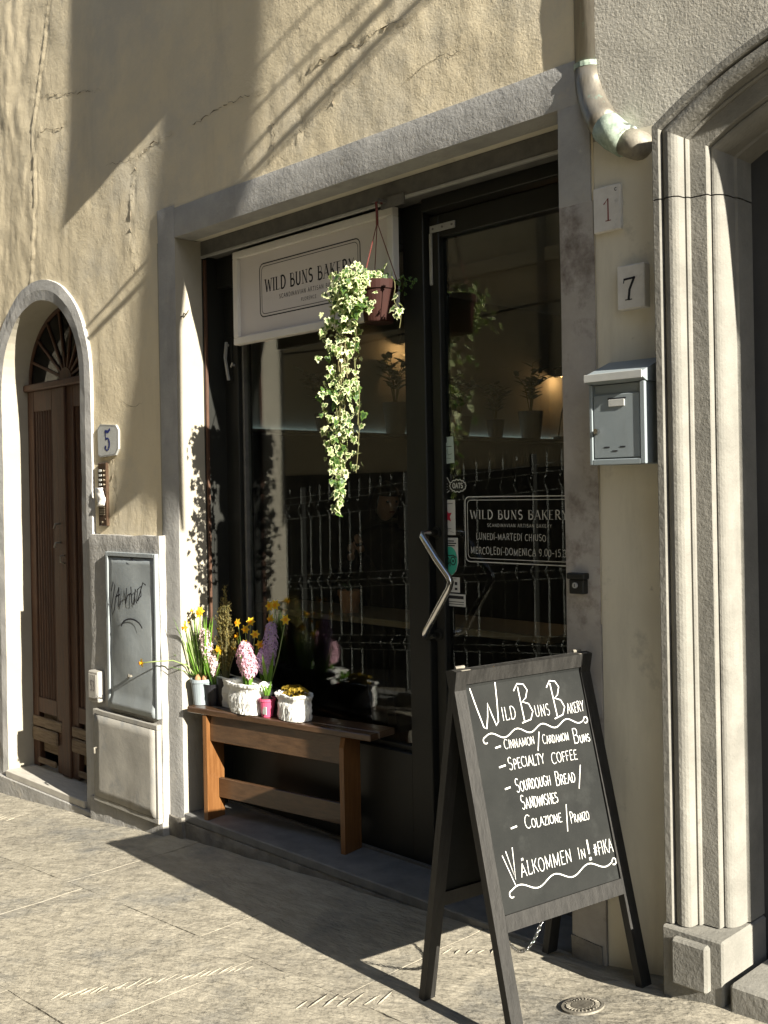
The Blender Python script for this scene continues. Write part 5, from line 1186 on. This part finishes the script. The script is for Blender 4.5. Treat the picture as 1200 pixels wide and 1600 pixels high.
# 6 primula bag
c = bp(.685, .060); t = thing('primula_bag', 'squat white paper bag of mustard yellow crinkled leaves, rightmost on the bench', 'potted plant', c)
b = bagmesh((0, 0, .001), .068, .048, .088, (0, 0), 17); b.build('bag', 'bag', t)
soil(t, c, .058, .040, c.z+.070)
b = MB()
for i in range(70):
    a = random.random()*6.28; rr_ = random.random()**.5*.055; p = Vector((math.cos(a)*rr_, math.sin(a)*rr_*.7, .075+random.random()*.03)); floret(b, p, (math.cos(a)*.6, math.sin(a)*.6, 1), random.uniform(.012, .019))
b.build('foliage', 'primula', t); t.scale = (1.35, 1.2, 1.42)

# ------------------------------------------------------------------ hanging ivy
random.seed(33)
ip = Vector((-3.232, .100, 2.487))
iv = thing('hanging_ivy', 'variegated ivy trailing far down from a terracotta hanging pot in front of the sign', 'hanging plant', ip)
b = MB(); b.lathe([(.060, 0), (.063, .004), (.080, .135), (.087, .137), (.089, .175), (.083, .175), (.076, .140)], n=28); b.build('pot', 'terracotta_plastic', iv)
b = MB(); b.lathe([(.079, .14), (.04, .155), (.002, .16)], n=18); b.build('soil', 'soil', iv)
hk = Vector((-3.275, .095, 2.92)) - ip
hk = Vector((.0, .0, .43))
for i in range(3):
    a = i*2.094+.5; b = MB(); b.tube([hk, (math.cos(a)*.085, math.sin(a)*.085, .172)], .0022, 5); b.build('cord', 'cord_red', iv)
b = MB(); b.tube([hk-Vector((0, 0, .01)), hk+Vector((0, 0, .05)), hk+Vector((-.005, .0, .085)), hk+Vector((0, .015, .10)), hk+Vector((0, .03, .085))], .006, 8); b.build('hook', 'cord_red', iv, smooth=True)
br = MB(); br.box(-3.26, -3.22, .095, .160, 3.006, 3.018); br.box(-3.26, -3.12, .150, .1575, 2.985, 3.03); q = br.build('bracket', 'grey_metal', label='small steel bracket on the fascia that carries the ivy pot', cat='bracket')
# leaf meshes
def leafmesh(nm, m1, m2, seed):
    random.seed(seed); b = MB()
    out = [(0, -.10), (.30, -.30), (.52, -.08), (.36, .16), (.48, .46), (.22, .48), (0, 1.0), (-.22, .48), (-.48, .46), (-.36, .16), (-.52, -.08), (-.30, -.30)]
    vo = []; vi = []
    for x, y in out:
        x += random.uniform(-.05, .05); y += random.uniform(-.05, .05); z = -.16*(x*x+.4*y*y)+random.uniform(-.05, .05)
        vo.append((x, y, z)); vi.append((x*.62, y*.62+.06, -.06*x*x))
    n = len(out); b.cur = 0; b.add(vi+[(0, .12, -.04)], [(i, (i+1) % n, n) for i in range(n)])
    b.cur = 1; b.add(vi+vo, [(i, n+i, n+(i+1) % n, (i+1) % n) for i in range(n)])
    me = bpy.data.meshes.new(nm); me.from_pydata(b.v, [], b.f); me.materials.append(M[m1]); me.materials.append(M[m2]); me.polygons.foreach_set('material_index', b.mi); return me
lm = [leafmesh('ivy_leaf', 'ivy_green', 'ivy_cream', 1), leafmesh('ivy_leaf', 'ivy_green', 'ivy_cream', 2), leafmesh('ivy_leaf', 'ivy_cream', 'ivy_cream', 3), leafmesh('ivy_leaf', 'ivy_dark', 'ivy_green', 4), leafmesh('ivy_leaf', 'ivy_dark', 'ivy_cream', 5)]
random.seed(44)
path = [Vector(p) for p in ((-3.20, .04, 2.665), (-3.30, .02, 2.69), (-3.355, .01, 2.60), (-3.375, .01, 2.40), (-3.385, .01, 2.20), (-3.395, .01, 2.05), (-3.40, .01, 1.92), (-3.385, .01, 1.82), (-3.415, .01, 1.70))]
def along(k):
    k *= len(path)-1; i = min(int(k), len(path)-2); return path[i].lerp(path[i+1], k-i)
for s_ in range(7):
    b = MB(); P = []
    for i in range(14):
        k = i/13*(1 if s_ == 0 else random.uniform(.45, .95)); q = along(k)-ip; sp_ = .045*math.sin(math.pi*min(1, k*1.5))
        P.append(q+Vector((noise.noise((s_*3, k*3, 0))*sp_*2, noise.noise((s_*3, k*3, 5))*sp_*2, 0)))
    P.sort(key=lambda p: -p.z) if False else None
    b.tube(P, .0018, 5); b.build('vine', 'stem', iv)
rest = MB(); count = 0
specs = []
for (x0_, y0_, z0_, ln_, dx_) in ((-3.44, .03, 2.62, .42, -.03), (-3.26, -.02, 2.55, .50, .02), (-3.33, .06, 2.60, .75, -.01), (-3.10, .05, 2.66, .22, .05)):
    P = [Vector((x0_+dx_*k/8+.012*math.sin(k*1.3), y0_, z0_-ln_*k/8))-ip for k in range(9)]
    b = MB(); b.tube(P, .0016, 5); b.build('vine', 'stem', iv)
    for k in range(int(ln_*34)): q = P[0].lerp(P[-1], random.random()); specs.append((ip+q+Vector((random.gauss(0, .014), random.gauss(0, .014), 0)), 1))
for i in range(500):
    k = random.random()**.85; wd = .080*(1-k)**.6+.012
    if k > .62 and random.random() < (k-.62)*2.0: continue
    p = along(k)+Vector((random.gauss(0, wd*.62), random.gauss(-.01, wd*.55), random.gauss(0, .02))); specs.append((p, 1))
for i in range(190):   # crown over the pot rim
    a = random.random()*6.28; rr_ = random.uniform(.03, .14); p = ip+Vector((math.cos(a)*rr_-.085, math.sin(a)*rr_*.9-.04, .14+random.uniform(-.06, .08))); specs.append((p, 2))
for i in range(60): specs.append((ip+Vector((random.gauss(-.005, .035), random.gauss(-.105, .012), random.uniform(.03, .19))), 2))
for i in range(90): specs.append((ip+Vector((random.gauss(-.035, .04), random.gauss(-.125, .02), random.gauss(.12, .05))), 2))
for i in range(22): a = random.uniform(-.6, .8); specs.append((ip+Vector((.09+random.random()*.06, .03+random.uniform(-.03, .06), .165+random.uniform(-.05, .03))), 3))
for p, kd in specs:
    size = random.uniform(.015, .039) if kd != 3 else random.uniform(.010, .018)
    nrm = Vector((random.gauss(.55, .5), random.gauss(-.6, .5), random.gauss(.35, .4))).normalized()
    down = Vector((random.gauss(0, .45), random.gauss(0, .35), -1)); down = (down-nrm*down.dot(nrm)).normalized(); xx = down.cross(nrm)
    mw = Matrix((( xx.x, down.x, nrm.x, p.x-ip.x), (xx.y, down.y, nrm.y, p.y-ip.y), (xx.z, down.z, nrm.z, p.z-ip.z), (0, 0, 0, 1))) @ Matrix.Scale(size, 4)
    cho = random.random(); me = lm[0 if cho < .26 else 1 if cho < .46 else 2 if cho < .60 else 3 if cho < .78 else 4]
    if kd == 3: me = lm[3]
    if count < 285: inst('leaf', me, iv, mw)
    else:
        mi0 = 0
        o_ = len(rest.v); rest.v += [tuple(mw @ v.co) for v in me.vertices]
        for pl in me.polygons:
            rest.f.append([o_+j for j in pl.vertices]); mn = me.materials[pl.material_index].name
            rest.mi.append({'ivy_green': 0, 'ivy_cream_edge': 1, 'ivy_dark_green': 2}[mn])
    count += 1
if rest.v: rest.build('foliage', ['ivy_green', 'ivy_cream', 'ivy_dark'], iv, kind='stuff')

# ------------------------------------------------------------------ inside the shop
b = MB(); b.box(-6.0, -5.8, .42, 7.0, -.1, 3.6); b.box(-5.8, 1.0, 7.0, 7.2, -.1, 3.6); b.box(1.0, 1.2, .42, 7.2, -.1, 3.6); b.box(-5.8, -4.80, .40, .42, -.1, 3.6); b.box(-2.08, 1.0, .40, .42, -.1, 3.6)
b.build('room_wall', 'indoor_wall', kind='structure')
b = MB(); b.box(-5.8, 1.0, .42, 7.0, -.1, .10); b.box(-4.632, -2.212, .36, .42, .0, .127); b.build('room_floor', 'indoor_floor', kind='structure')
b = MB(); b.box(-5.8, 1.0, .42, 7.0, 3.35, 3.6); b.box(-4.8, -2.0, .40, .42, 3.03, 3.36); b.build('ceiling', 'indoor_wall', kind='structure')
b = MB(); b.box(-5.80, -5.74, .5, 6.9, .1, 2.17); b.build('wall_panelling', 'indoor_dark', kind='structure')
t = thing('wall_shelf', 'long dark shelf with a cool light strip along the back, inside the shop', 'shelf', (-5.65, 3.6, 2.17))
b = MB(); b.box(-5.80, -5.55, .6, 6.6, 2.17, 2.195, .003); rel(b, t).build('board', 'indoor_dark', t)
b = MB(); b.box(-5.79, -5.775, .6, 6.6, 2.196, 2.208); rel(b, t).build('light_strip', 'led', t)
def houseplant(p, label, hh, potr, poth, seed, leafs=26, potm='indoor_pot'):
    random.seed(seed); t = thing('house_plant', label, 'house plant', p)
    b = MB(); b.lathe([(potr*.72, 0), (potr, poth), (potr*.92, poth), (potr*.85, poth*.85)], n=20); b.build('pot', potm, t)
    b = MB(); b2 = MB()
    for i in range(7):
        a = random.random()*6.28; tip = Vector((math.cos(a)*random.uniform(.05, .2), math.sin(a)*random.uniform(.05, .2), poth+hh*random.uniform(.6, 1))); mid = Vector((tip.x*.3, tip.y*.3, poth+hh*.5)); b.tube([(0, 0, poth*.8), mid, tip], [.005, .004, .002], 5)
        for j in range(10):
            k = .25+.75*j/9; q = Vector((0, 0, poth)).lerp(mid, min(1, k*2)) if k < .5 else mid.lerp(tip, k*2-1); an = j*2.4+i
            dv = Vector((math.cos(an), math.sin(an), .5)).normalized(); ln = random.uniform(.08, .13); blade(b2, q, dv, ln, .05, .4, .2, 4)
    b.build('stem', 'stem', t); b2.build('foliage', 'indoor_leaf', t)
houseplant((-5.66, 2.62, 2.196), 'leafy house plant in a tall grey pot on the shop shelf, left', .42, .10, .24, 1)
houseplant((-5.66, 4.28, 2.196), 'leafy house plant in a tall grey pot on the shop shelf, by the lamp', .42, .11, .24, 2)
houseplant((-5.66, 1.9, 2.196), 'small leafy plant in a black pot on the near end of the shop shelf', .30, .07, .13, 3, potm='black_pot')
houseplant((-5.66, 3.35, 2.196), 'broad leafy plant in a round grey pot between the two tall pots on the shelf', .34, .10, .16, 6)
houseplant((-5.66, 3.80, 2.196), 'dark trailing plant in a black pot beside the broad leafy one on the shelf', .30, .08, .15, 8, potm='black_pot')
t = thing('wire_ornament', 'thin arched wire frame standing on the shop shelf beside the lamp glow', 'ornament', (-5.64, 4.75, 2.196))
b = MB(); b.tube([(0, -.10+.2*i/12, .02+.30*math.sin(math.pi*(i/12)*.95)) for i in range(13)], .006, 6); b.box(-.04, .04, -.12, -.04, 0, .03); b.build('frame', 'black_metal', t)
for i, (y, z, e) in enumerate(((2.80, 2.93, .6), (4.80, 2.80, 1.0))):
    t = thing('wall_lamp', ('warm wall lamp above the left house plant on the shop shelf', 'warm wall lamp above the wire ornament on the shop shelf')[i], 'lamp', (-5.70, y, z))
    b = MB(); b.lathe([(.02, .06), (.05, .05), (.07, -.03), (.06, -.03), (.04, .04)], n=18); b.tube([(-.09, 0, .05), (0, 0, .06)], .008, 6); b.build('shade', 'black_metal', t)
    b = MB(); b.lathe([(.008, .03), (.02, .0), (.018, -.02), (.004, -.028)], n=12); b.build('bulb', 'bulb_glow', t)
    L = bpy.data.lights.new('lamp_light', 'POINT'); L.energy = e; L.color = (1, .55, .22); L.shadow_soft_size = .03
    lo = bpy.data.objects.new('lamp_light', L); COL.objects.link(lo); lo.parent = t; lo.location = (.02, 0, -.05)
# bar counter along the window and a small pot
t = thing('window_bar', 'plain wooden bar counter inside along the shop window', 'counter', (-3.9, 1.0, .1))
b = MB(); b.box(-5.2, -2.9, .82, 1.22, 1.060, 1.095, .004); rel(b, t).build('top', 'counter_wood', t)
for x in (-5.1, -3.0): bb = MB(); bb.box(x-.03, x+.03, .99, 1.05, .10, 1.06); rel(bb, t).build('leg', 'black_metal', t)
t = thing('herb_pot', 'terracotta pot with a few thin leaves on the window bar', 'potted plant', (-4.36, .93, 1.096))
b = MB(); b.lathe([(.045, 0), (.062, .095), (.068, .096), (.068, .125), (.06, .125), (.056, .09)], n=22); b.build('pot', 'terracotta', t)
b = MB(); random.seed(9)
for i in range(12): a = random.random()*6.28; blade(b, (0, 0, .1), (math.cos(a)*.6, math.sin(a)*.6, 1), random.uniform(.06, .12), .014, .8, .2, 4)
b.build('foliage', 'indoor_leaf', t)
# person behind the bar
ps = thing('person', 'dark haired person in black clothes behind the window bar, hands near the chin', 'person', (-4.75, 1.62, .10))
def skin(name, verts, edges, rad, m, root=0, sub=2):
    me = bpy.data.meshes.new(name); me.from_pydata(verts, edges, []); o = bpy.data.objects.new(name, me); COL.objects.link(o); o.parent = ps
    md = o.modifiers.new('k', 'SKIN'); md.use_smooth_shade = True
    for i, v in enumerate(me.skin_vertices[0].data): v.radius = (rad[i], rad[i]); v.use_root = (i == root)
    s_ = o.modifiers.new('s', 'SUBSURF'); s_.levels = sub; s_.render_levels = sub; me.materials.append(M[m]); return o
V = [(0, 0, .92), (0, 0, 1.08), (0, .0, 1.25), (0, 0, 1.38), (.01, -.01, 1.46), (-.19, 0, 1.36), (.19, 0, 1.36), (-.26, -.10, 1.16), (.27, -.08, 1.14), (-.16, -.33, 1.12), (.20, -.32, 1.16), (.02, -.34, 1.24), (.12, -.33, 1.29), (-.10, 0, .86), (.10, 0, .86), (-.10, -.02, .48), (.11, -.02, .48), (-.11, .02, .08), (.12, .02, .08)]
Ed = [(0, 1), (1, 2), (2, 3), (3, 4), (3, 5), (3, 6), (5, 7), (6, 8), (7, 9), (8, 10), (9, 11), (10, 12), (0, 13), (0, 14), (13, 15), (14, 16), (15, 17), (16, 18)]
skin('body', V, Ed, [.14, .13, .15, .12, .06, .075, .075, .055, .055, .042, .042, .030, .030, .10, .10, .065, .065, .045, .045], 'black_cloth')
hd = MB(); n = 20
for i in range(n+1):
    for j in range(24):
        la = math.pi*i/n; lo_ = 2*math.pi*j/24; x = math.sin(la)*math.cos(lo_); y = math.sin(la)*math.sin(lo_); z = math.cos(la)
        rx_, ry_, rz_ = .076, .096, .118; px_, py_, pz_ = x*rx_, y*ry_, z*rz_
        if z < 0: k = 1+z*.28; px_ *= k; py_ *= (1+z*.12)
        fr = max(0, -y)          # face looks to -y
        if fr > .6:
            py_ -= .020*math.exp(-((x*rx_)/.013)**2)*math.exp(-((pz_+.008)/.020)**2)       # nose
            for sx_ in (-1, 1): py_ += .010*math.exp(-((px_-sx_*.030)/.014)**2-((pz_-.018)/.012)**2)
            py_ -= .006*math.exp(-(px_/.022)**2-((pz_+.045)/.008)**2)
        hd.v.append((px_, py_, pz_))
for i in range(n):
    for j in range(24): j2 = (j+1) % 24; hd.f.append([i*24+j, (i+1)*24+j, (i+1)*24+j2, i*24+j2]); hd.mi.append(0)
head = hd.build('head', 'skin', ps, smooth=True); head.location = (.02, -.03, 1.60); head.rotation_euler = (R(10), 0, R(72))
for sx_ in (-1, 1):
    b = MB(); b.lathe([(.001, -.009), (.008, -.005), (.010, 0), (.008, .005), (.001, .009)], n=10); q = b.build('eye', 'ink', head, smooth=True); q.location = (sx_*.030, -.082, .016)
    b = MB(); b.lathe([(.001, -.028), (.010, -.018), (.014, 0), (.012, .02), (.001, .028)], n=8, sx=.6); q = b.build('ear', 'skin', head, smooth=True); q.location = (sx_*.077, .005, -.005)
b = MB(); b.tube([(-.020, -.090, -.047), (0, -.098, -.045), (.020, -.090, -.047)], [.003, .006, .003], 6); b.build('mouth', 'red_ink', head, smooth=True)
hr = MB()
for i in range(15):
    for j in range(24):
        la = math.pi*.62*i/14; lo_ = 2*math.pi*j/24; x = math.sin(la)*math.cos(lo_); y = math.sin(la)*math.sin(lo_); z = math.cos(la)
        s2 = 1.13+.05*noise.noise((x*4, y*4, z*4)); front = y < -.35
        zz = z*.118*s2
        if front: zz = max(zz, .052)
        else: zz = zz-.06*(i/14)**2
        hr.v.append((x*.078*s2, y*.098*s2+.004, zz))
for i in range(14):
    for j in range(24): j2 = (j+1) % 24; hr.f.append([i*24+j, (i+1)*24+j, (i+1)*24+j2, i*24+j2]); hr.mi.append(0)
hr.build('hair', 'hair', head, smooth=True)
def hand(px, py, pz, dirx):
    base = Vector((px, py, pz)); V = [base, base+Vector((dirx*.02, 0, .045))]; E = [(0, 1)]; Rr = [.022, .026]
    o_ = skin('hand', [tuple(v) for v in V], E, Rr, 'skin', 0, 1)
    for k in range(4):
        r1 = base+Vector((dirx*.02+(k-1.5)*.014, 0, .055)); L = (.030, .036, .034, .027)[k]
        r2 = r1+Vector((dirx*.006, -.012, L)); r3 = r2+Vector((dirx*.010, .010, L*.6))
        skin('finger', [tuple(r1), tuple(r2), tuple(r3)], [(0, 1), (1, 2)], [.0085, .008, .007], 'skin', 0, 1)
    skin('thumb', [tuple(base+Vector((dirx*.03, -.01, .02))), tuple(base+Vector((dirx*.050, -.02, .045))), tuple(base+Vector((dirx*.052, -.015, .07)))], [(0, 1), (1, 2)], [.010, .009, .0075], 'skin', 0, 1)
hand(.02, -.345, 1.25, 1); hand(.12, -.335, 1.30, -1)

# ------------------------------------------------------------------ the other side of the street (seen mirrored in the glass)
op = thing('building', 'cream house across the street with a dark stone base, mirrored in the shop glass', 'building', (-8, -5.5, 0))
b = MB(); b.box(-40, 3, -9, -5.5, 2.0, 8.6); b.box(-40, 3, -9, -4.9, 8.6, 8.8); rel(b, op).build('wall', 'opp_wall', op)
b = MB(); b.box(-40, 3, -9, -5.44, -4, 1.999); rel(b, op).build('base_course', 'opp_base', op)
b = MB(); b.box(-40, 3, -5.499, -5.40, 4.2, 4.35, .01); rel(b, op).build('string_course', 'opp_wall', op)
for x in (-19, -15.5, -12.2, -8.0, -4.6):
    b = MB(); b.box(x-.6, x+.6, -5.499, -5.44, 4.9, 6.9, .01); q = rel(b, op).build('window', 'opp_wall', op)
    b = MB(); b.box(x-.48, x+.48, -5.439, -5.43, 5.0, 6.8); l = Vector(op.location); b.v = [(a-l.x, c-l.y, e-l.z) for a, c, e in b.v]; b.build('pane', 'dark_glass', q)
for x in (-13.6, -10.3, -6.9): b = MB(); b.tube([(x, -5.42, 2.3), (x, -5.42, 8.0)], .055, 10); rel(b, op).build('drainpipe', 'grey_metal', op)
b = MB(); b.tube([(-16, -5.38, 3.9), (-13, -5.37, 3.72), (-10, -5.37, 3.62), (-7, -5.37, 3.75), (-4, -5.38, 3.70)], .014, 6); rel(b, op).build('cable', 'cable', op)
far = thing('building', 'distant plastered house closing the street on the sunny side', 'building', (48, -2, 0))
b = MB(); b.box(44, 54, -30, 18, 0, 16.5); rel(b, far).build('wall', 'opp_wall', far)
for i in range(6):
    for k in range(3): b = MB(); b.box(43.95, 43.99, -26+i*7, -24.6+i*7, 3+k*4.4, 5.2+k*4.4); rel(b, far).build('window', 'dark_glass', far)
b = MB(); b.box(43.3, 54, -30.5, 18.5, 16.5, 16.8); rel(b, far).build('roof', 'terracotta', far)
# wire mesh fence
fe = thing('wire_fence', 'tall folded wire mesh fence along the far kerb, mirrored in the shop glass', 'fence', (-8, -3.35, 0))
fy = -3.35
zl = (.06, .50, .62, 1.12, 1.24, 1.72, 1.84, 2.12)
def fence(xa, xb):
    b = MB(); x = xa
    while x < xb:
        g0 = gz(x, fy); b.obb
        P = [(x, fy, g0+.03), (x, fy, g0+.48), (x, fy+.05, g0+.55), (x, fy, g0+.62), (x, fy, g0+1.10), (x, fy+.05, g0+1.17), (x, fy, g0+1.24), (x, fy, g0+1.84), (x, fy+.05, g0+1.92), (x, fy, g0+1.99), (x, fy, g0+2.16)]
        b.tube(P, .0036, 4, cap=False); x += .15
    for z in (.05, .48, .55, .62, 1.10, 1.17, 1.24, 1.84, 1.99, 2.06):
        b.tube([(xa, fy+.004+(.05 if z in (.55, 1.17) else 0), gz(xa, fy)+z), ((xa+xb)/2, fy+.004+(.05 if z in (.55, 1.17) else 0), gz((xa+xb)/2, fy)+z), (xb, fy+.004+(.05 if z in (.55, 1.17) else 0), gz(xb, fy)+z)], .0042, 4, cap=False)
    rel(b, fe).build('mesh_panel', 'wire', fe)
    b = MB(); b.box(xb-.02, xb+.02, fy-.06, fy-.01, gz(xb, fy)-.05, gz(xb, fy)+2.16); rel(b, fe).build('post', 'black_metal', fe)
for k in range(8): fence(-14.6+k*1.52, -14.6+(k+1)*1.52-.02)
# low kerb under the fence
b = MB()
for i in range(14): x = -15+i; b.box(x, x+.99, -3.55, -3.20, gz(x+.5, -3.4)-.15, gz(x+.5, -3.4)+.06, .01)
b.build('kerb', 'step', kind='structure')

# ------------------------------------------------------------------ out of view: added blockers shaped to the wall shadows, and overhead cables
vS = Vector((-math.cos(AZ), math.sin(AZ), -math.tan(EL)))
def back(x, z, t): v = Vector((x, 0, z)) - vS*t; return v
def sun_blocker(label, poly, t, cat='banner'):  # invented unseen panel, cut so its shadow fills the given wall outline
    P = [back(x, z, t) for x, z in poly]; c = sum(P, Vector())/len(P)
    o = thing('street_banner', label, cat, c); b = MB()
    n = len(P); b.add([p-c for p in P]+[p-c+Vector((0, -.02, 0)) for p in P], [list(range(n)), [n+i for i in range(n)][::-1]] + [(i, n+i, n+(i+1) % n, (i+1) % n) for i in range(n)])
    q = b.build('cloth', 'canvas', o); fixn(q)
    zt = max(p.z for p in P); b = MB(); b.tube([(P[0].x-c.x-.2, 0, zt-c.z+.02), (max(p.x for p in P)-c.x+.2, 0, zt-c.z+.02)], .02, 8); b.build('rod', 'cable', o)
    b = MB(); b.tube([(0, 0, zt-c.z+.02), (0, -c.y+.1, zt-c.z+.02)], .02, 8); b.build('arm', 'cable', o)
sun_blocker('short grey canvas banner on an arm high above the shop lintel', [(-5.42, 5.6), (-5.50, 4.0), (-5.62, 3.47), (-4.50, 3.84), (-4.50, 5.6)], 2.3)
sun_blocker('long grey canvas banner on an arm high above the portal', [(-4.56, 5.6), (-4.54, 3.82), (-4.67, 3.24), (-4.80, 2.9), (-4.86, 2.49), (-4.96, 2.25), (-5.05, 1.9), (-5.22, 1.70), (-4.84, 1.86), (-4.632, 1.80), (-4.37, 1.70), (-4.40, 2.2), (-4.36, 2.74), (-4.15, 3.0), (-3.935, 3.29), (-3.82, 3.68), (-3.77, 4.02), (-3.70, 5.6)], 3.9)
for i, (xa, za, xb, zb, r_) in enumerate([(-3.191, 3.822, -3.9, 3.602, .007), (-3.065, 3.778, -5.3, 2.86, .010), (-2.885, 3.716, -5.25, 2.80, .016), (-2.95, 3.80, -4.3, 3.28, .009), (-3.40, 3.95, -3.95, 3.78, .006), (-2.78, 3.72, -4.2, 3.17, .006)]):
    p, q = back(xa, za, 4.2), back(xb, zb, 3.4)
    dd = (p-q); p2 = p+dd*.6
    b = MB(); b.tube([q-dd*.1, q, p, p2], r_, 6); b.build('overhead_cable', 'cable', label='thin dark cable slung above the portal', cat='cable', group='cables above the portal')
